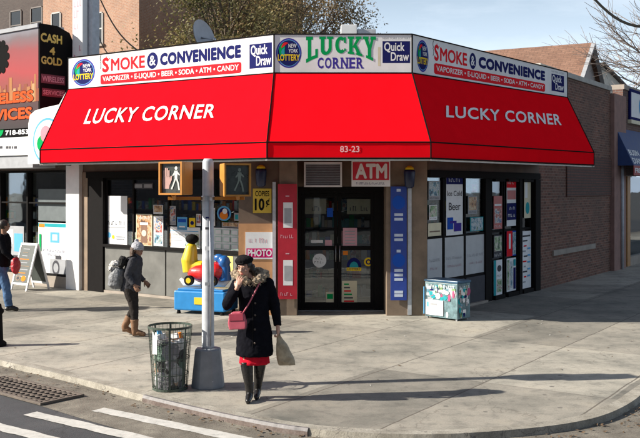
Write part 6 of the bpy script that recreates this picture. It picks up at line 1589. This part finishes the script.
for q in 'lr':
    kn, an_, to = P['knee_' + q], P['ank_' + q], P['toe_' + q]; ft = to - an_; s = MB()
    s.tube([bis(kn, an_, .48), bis(kn, an_, .75), an_, an_ + V((0, 0, -.03))], [.072, .062, .054, .05], 14); s.tube([an_ - V((ft.x, ft.y, 0)) * .25 + V((0, 0, -.045)), an_ + ft * .4 + V((0, 0, -.0)), to + V((0, 0, .012)), to + V((ft.x, ft.y, 0)) * .15], [.042, .050, .040, .022], 12)
    s.blob('boot', C_tan, t, .008, 2, .003, 18)
s = MB(); s.ball(h(0, -.014, .052), (.096, .112, .086), 20, None, MH); s.tube([h(0, -.01, .005), h(0, -.01, .045)], [.104, .106], 20); s.ball(h(0, -.05, .145), .036, 12); s.blob('knit_hat', mat('grey_knit', (.36, .36, .39, 1), .95, .2, 20, bump=.7, bscale=90), t, .008, 1, .006, 45)
hairpiece(h, MH, t, mat('brown_hair', (.07, .04, .025, 1), .6, .3, 40, bump=.4, bscale=120), .12, .006)
bg = thing('shoulder_bag', 'grey bag with black and white leopard scarf behind the woman in the knit hat', 'bag', (W2L[0] - .27, W2L[1] - .08, .80))
s = MB(); B_ = O + V((-.27, -.07, 1.0)); s.loft([(B_.x - .0, B_.y, .80, .08, .09), (B_.x - .02, B_.y, .86, .13, .12), (B_.x, B_.y, 1.0, .135, .12), (B_.x + .02, B_.y, 1.12, .11, .10), (B_.x + .04, B_.y, 1.17, .05, .07)], 20); s.blob('bag_body', mat('grey_bag_cloth', (.16, .165, .175, 1), .6, .3, 10), bg, .010, 2, .012, 14)
m, nt, b_2 = newmat('leopard_cloth'); vo = nt.nodes.new('ShaderNodeTexVoronoi'); setin(vo, 'Scale', 28); nt.links.new(POS(nt), vo.inputs['Vector'])
nt.links.new(RAMP(nt, vo.outputs['Distance'], [(.30, (.03, .03, .03)), (.36, (.55, .54, .52))]), b_2.inputs['Base Color']); setin(b_2, 'Roughness', .9)
s = MB(); s.ball(B_ + V((-.02, -.02, .21)), (.10, .075, .065), 16); s.ball(B_ + V((.05, -.02, .19)), (.075, .07, .055), 14); s.ball(B_ + V((-.08, -.03, .14)), (.055, .055, .065), 14); s.blob('scarf', m, bg, .010, 1, .02, 20)
s = MB(); s.ball(B_ + V((.115, -.04, .27)), (.075, .09, .085), 16); s.ball(B_ + V((.08, -.05, .20)), (.05, .06, .05), 16); s.blob('hood_fur', mat('black_fur', (.012, .012, .012, 1), .95, .3, 30, bump=.8, bscale=80), bg, .009, 1, .02, 30)
MB().tube([B_ + V((.02, -.05, .16)), O + V((-.05, -.19, 1.34)), O + V((.06, -.14, 1.36)), O + V((.08, 0, 1.30))], .012, 6).build('strap', M_frame, bg, smooth=True)

# --- man in black at the left edge
J = dict(pelvis=(-.06, 0, 1.0), chest=(-.02, 0, 1.38), neck=(.0, 0, 1.56), head=(.01, 0, 1.725), face=(.8, .5, 0), sh_l=(.0, -.20, 1.50), sh_r=(-.03, .20, 1.50),
         el_l=(.10, -.25, 1.22), wr_l=(.25, -.22, 1.07), el_r=(-.12, .25, 1.2), wr_r=(.0, .25, .98), hip_l=(-.05, -.095, .96), hip_r=(-.05, .095, .96), knee_l=(.07, -.10, .53), knee_r=(-.13, .10, .53),
         ank_l=(.13, -.10, .10), ank_r=(-.38, .10, .18), toe_l=(.30, -.11, .03), toe_r=(-.25, .10, .03))
cfg = dict(hand_l=((.5, 0, -.8), (0, 1, 0), 1, 1.0), hand_r=((.3, 0, -.9), (0, -1, 0), 1, .6), skin=M_skin2)
W3L = (-6.44, 18.35, 0); O = V(W3L)
t, P, h, MH = person('man in black jacket and blue jeans walking past the A-frame board with a red bag', W3L, J, cfg)
s = MB(); s.loft([(O.x + x, O.y + y, z, a, b) for x, y, z, a, b in ((-.06, 0, .89, .165, .21), (-.06, 0, .95, .17, .215), (-.04, 0, 1.15, .165, .21), (-.02, 0, 1.38, .16, .215), (-.01, 0, 1.49, .13, .18), (.0, 0, 1.56, .085, .09))], 30)
for q in 'lr': s.ball(P['sh_' + q], .080, 12); s.tube([P['sh_' + q], P['el_' + q]], [.080, .066], 14); s.ball(P['el_' + q], .066, 12); s.tube([P['el_' + q], bis(P['el_' + q], P['wr_' + q], .95)], [.064, .05], 14)
s.blob('jacket', clothmat('black_jacket_cloth', (.010, .010, .012, 1)), t, .012, 3, .010, 10)
s = MB()
for q in 'lr': s.tube([bis(P['pelvis'], P['hip_' + q], .7), P['hip_' + q] - V((0, 0, .08)), P['knee_' + q], P['ank_' + q] + V((0, 0, .0))], [.125, .115, .088, .078], 16)
s.tube([P['pelvis'] + V((0, 0, .05)), P['pelvis'] - V((0, 0, .06))], [.14, .13], 14); s.blob('jeans', clothmat('blue_denim', (.085, .15, .27, 1), .3, 8), t, .011, 2, .010, 11)
for q in 'lr':
    an_, to = P['ank_' + q], P['toe_' + q]; ft = to - an_; s = MB(); s.tube([an_ - V((ft.x, ft.y, 0)) * .35 + V((0, 0, -.055)), an_ + ft * .4, to + V((0, 0, .015)), to + V((ft.x, ft.y, 0)) * .15 + V((0, 0, .01))], [.042, .056, .042, .026], 12); s.ball(an_ + V((0, 0, -.03)), .055, 12); s.blob('shoe', C_boot, t, .009, 2)
hairpiece(h, MH, t, M_hair, .0, .006)
rb = thing('red_bag', 'round red bag in the hand of the man at the left edge', 'bag', (W3L[0] + .30, W3L[1] - .22, .85))
hx = P['wr_l'] + V((.06, 0, -.09)); s = MB(); s.ball(hx + V((.0, 0, -.04)), (.085, .15, .18), 18); s.blob('bag_body', mat('red_bag_cloth', (.45, .02, .03, 1), .5, .15, 12), rb, .011, 2, .012, 14)
MB().tube([hx + V((-.03, 0, .10)), hx + V((-.01, 0, .02)), hx + V((.03, 0, .10))], .012, 6).build('handle', M_frame, rb, smooth=True)

# ================================================================ sky, sun, camera
w = bpy.data.worlds.new('World'); SC.world = w; w.use_nodes = True; nt = w.node_tree
bg_ = nt.nodes['Background']; sky = nt.nodes.new('ShaderNodeTexSky'); sky.sky_type = 'NISHITA'; sky.sun_disc = False
SUNH = V((.99, .14, 0)).normalized()
sky.sun_elevation = C_SUN; sky.sun_rotation = math.atan2(-SUNH.x, -SUNH.y); sky.air_density = 1.2; sky.dust_density = 1.2; sky.ozone_density = 2.0
tc = nt.nodes.new('ShaderNodeTexCoord'); mp = nt.nodes.new('ShaderNodeMapping'); mp.inputs['Scale'].default_value = (1.2, 1.2, 5.5); nt.links.new(tc.outputs['Generated'], mp.inputs['Vector'])
cl = RAMP(nt, NOISE(nt, mp.outputs[0], 2.2, 7, .6), [(.46, (0, 0, 0)), (.80, (1, 1, 1))])
mx = MIX(nt, sky.outputs[0], (13, 13.3, 13.8, 1), MATH(nt, 'MULTIPLY', cl, .55))
sx = nt.nodes.new('ShaderNodeSeparateXYZ'); nt.links.new(tc.outputs['Generated'], sx.inputs[0])
vf = RAMP(nt, sx.outputs[2], [(0, (.85, .85, .85)), (.12, (.62, .62, .62)), (.26, (.15, .15, .15)), (.45, (0, 0, 0))])
mx = MIX(nt, mx, (12.5, 14.8, 17.6, 1), vf)
nt.links.new(mx, bg_.inputs[0]); bg_.inputs[1].default_value = .05
sl_ = bpy.data.lights.new('sun', 'SUN'); sl_.energy = 5.0; sl_.angle = rad(.55); sl_.color = (1, .93, .82)
so_ = bpy.data.objects.new('sun', sl_); COL.objects.link(so_)
Ld = V((SUNH.x * math.cos(C_SUN), SUNH.y * math.cos(C_SUN), -math.sin(C_SUN))); so_.rotation_euler = Ld.to_track_quat('-Z', 'Y').to_euler(); so_.location = (-20, -5, 20)
cam = bpy.data.cameras.new('camera'); cam.lens = FPX / 640 * 36; cam.sensor_width = 36; cam.sensor_fit = 'HORIZONTAL'; cam.shift_y = -(219 - HZ) / 640; cam.clip_end = 2000; cam.clip_start = .1
co = bpy.data.objects.new('camera', cam); COL.objects.link(co); co.location = CAM; co.rotation_euler = (math.pi / 2, 0, 0); SC.camera = co
vs_ = SC.view_settings; vs_.view_transform = 'Standard'; vs_.look = 'None'; vs_.gamma = 1; vs_.use_curve_mapping = False; vs_.exposure = .9
SC.cycles.max_bounces = 6; SC.cycles.transparent_max_bounces = 12; SC.cycles.use_denoising = True
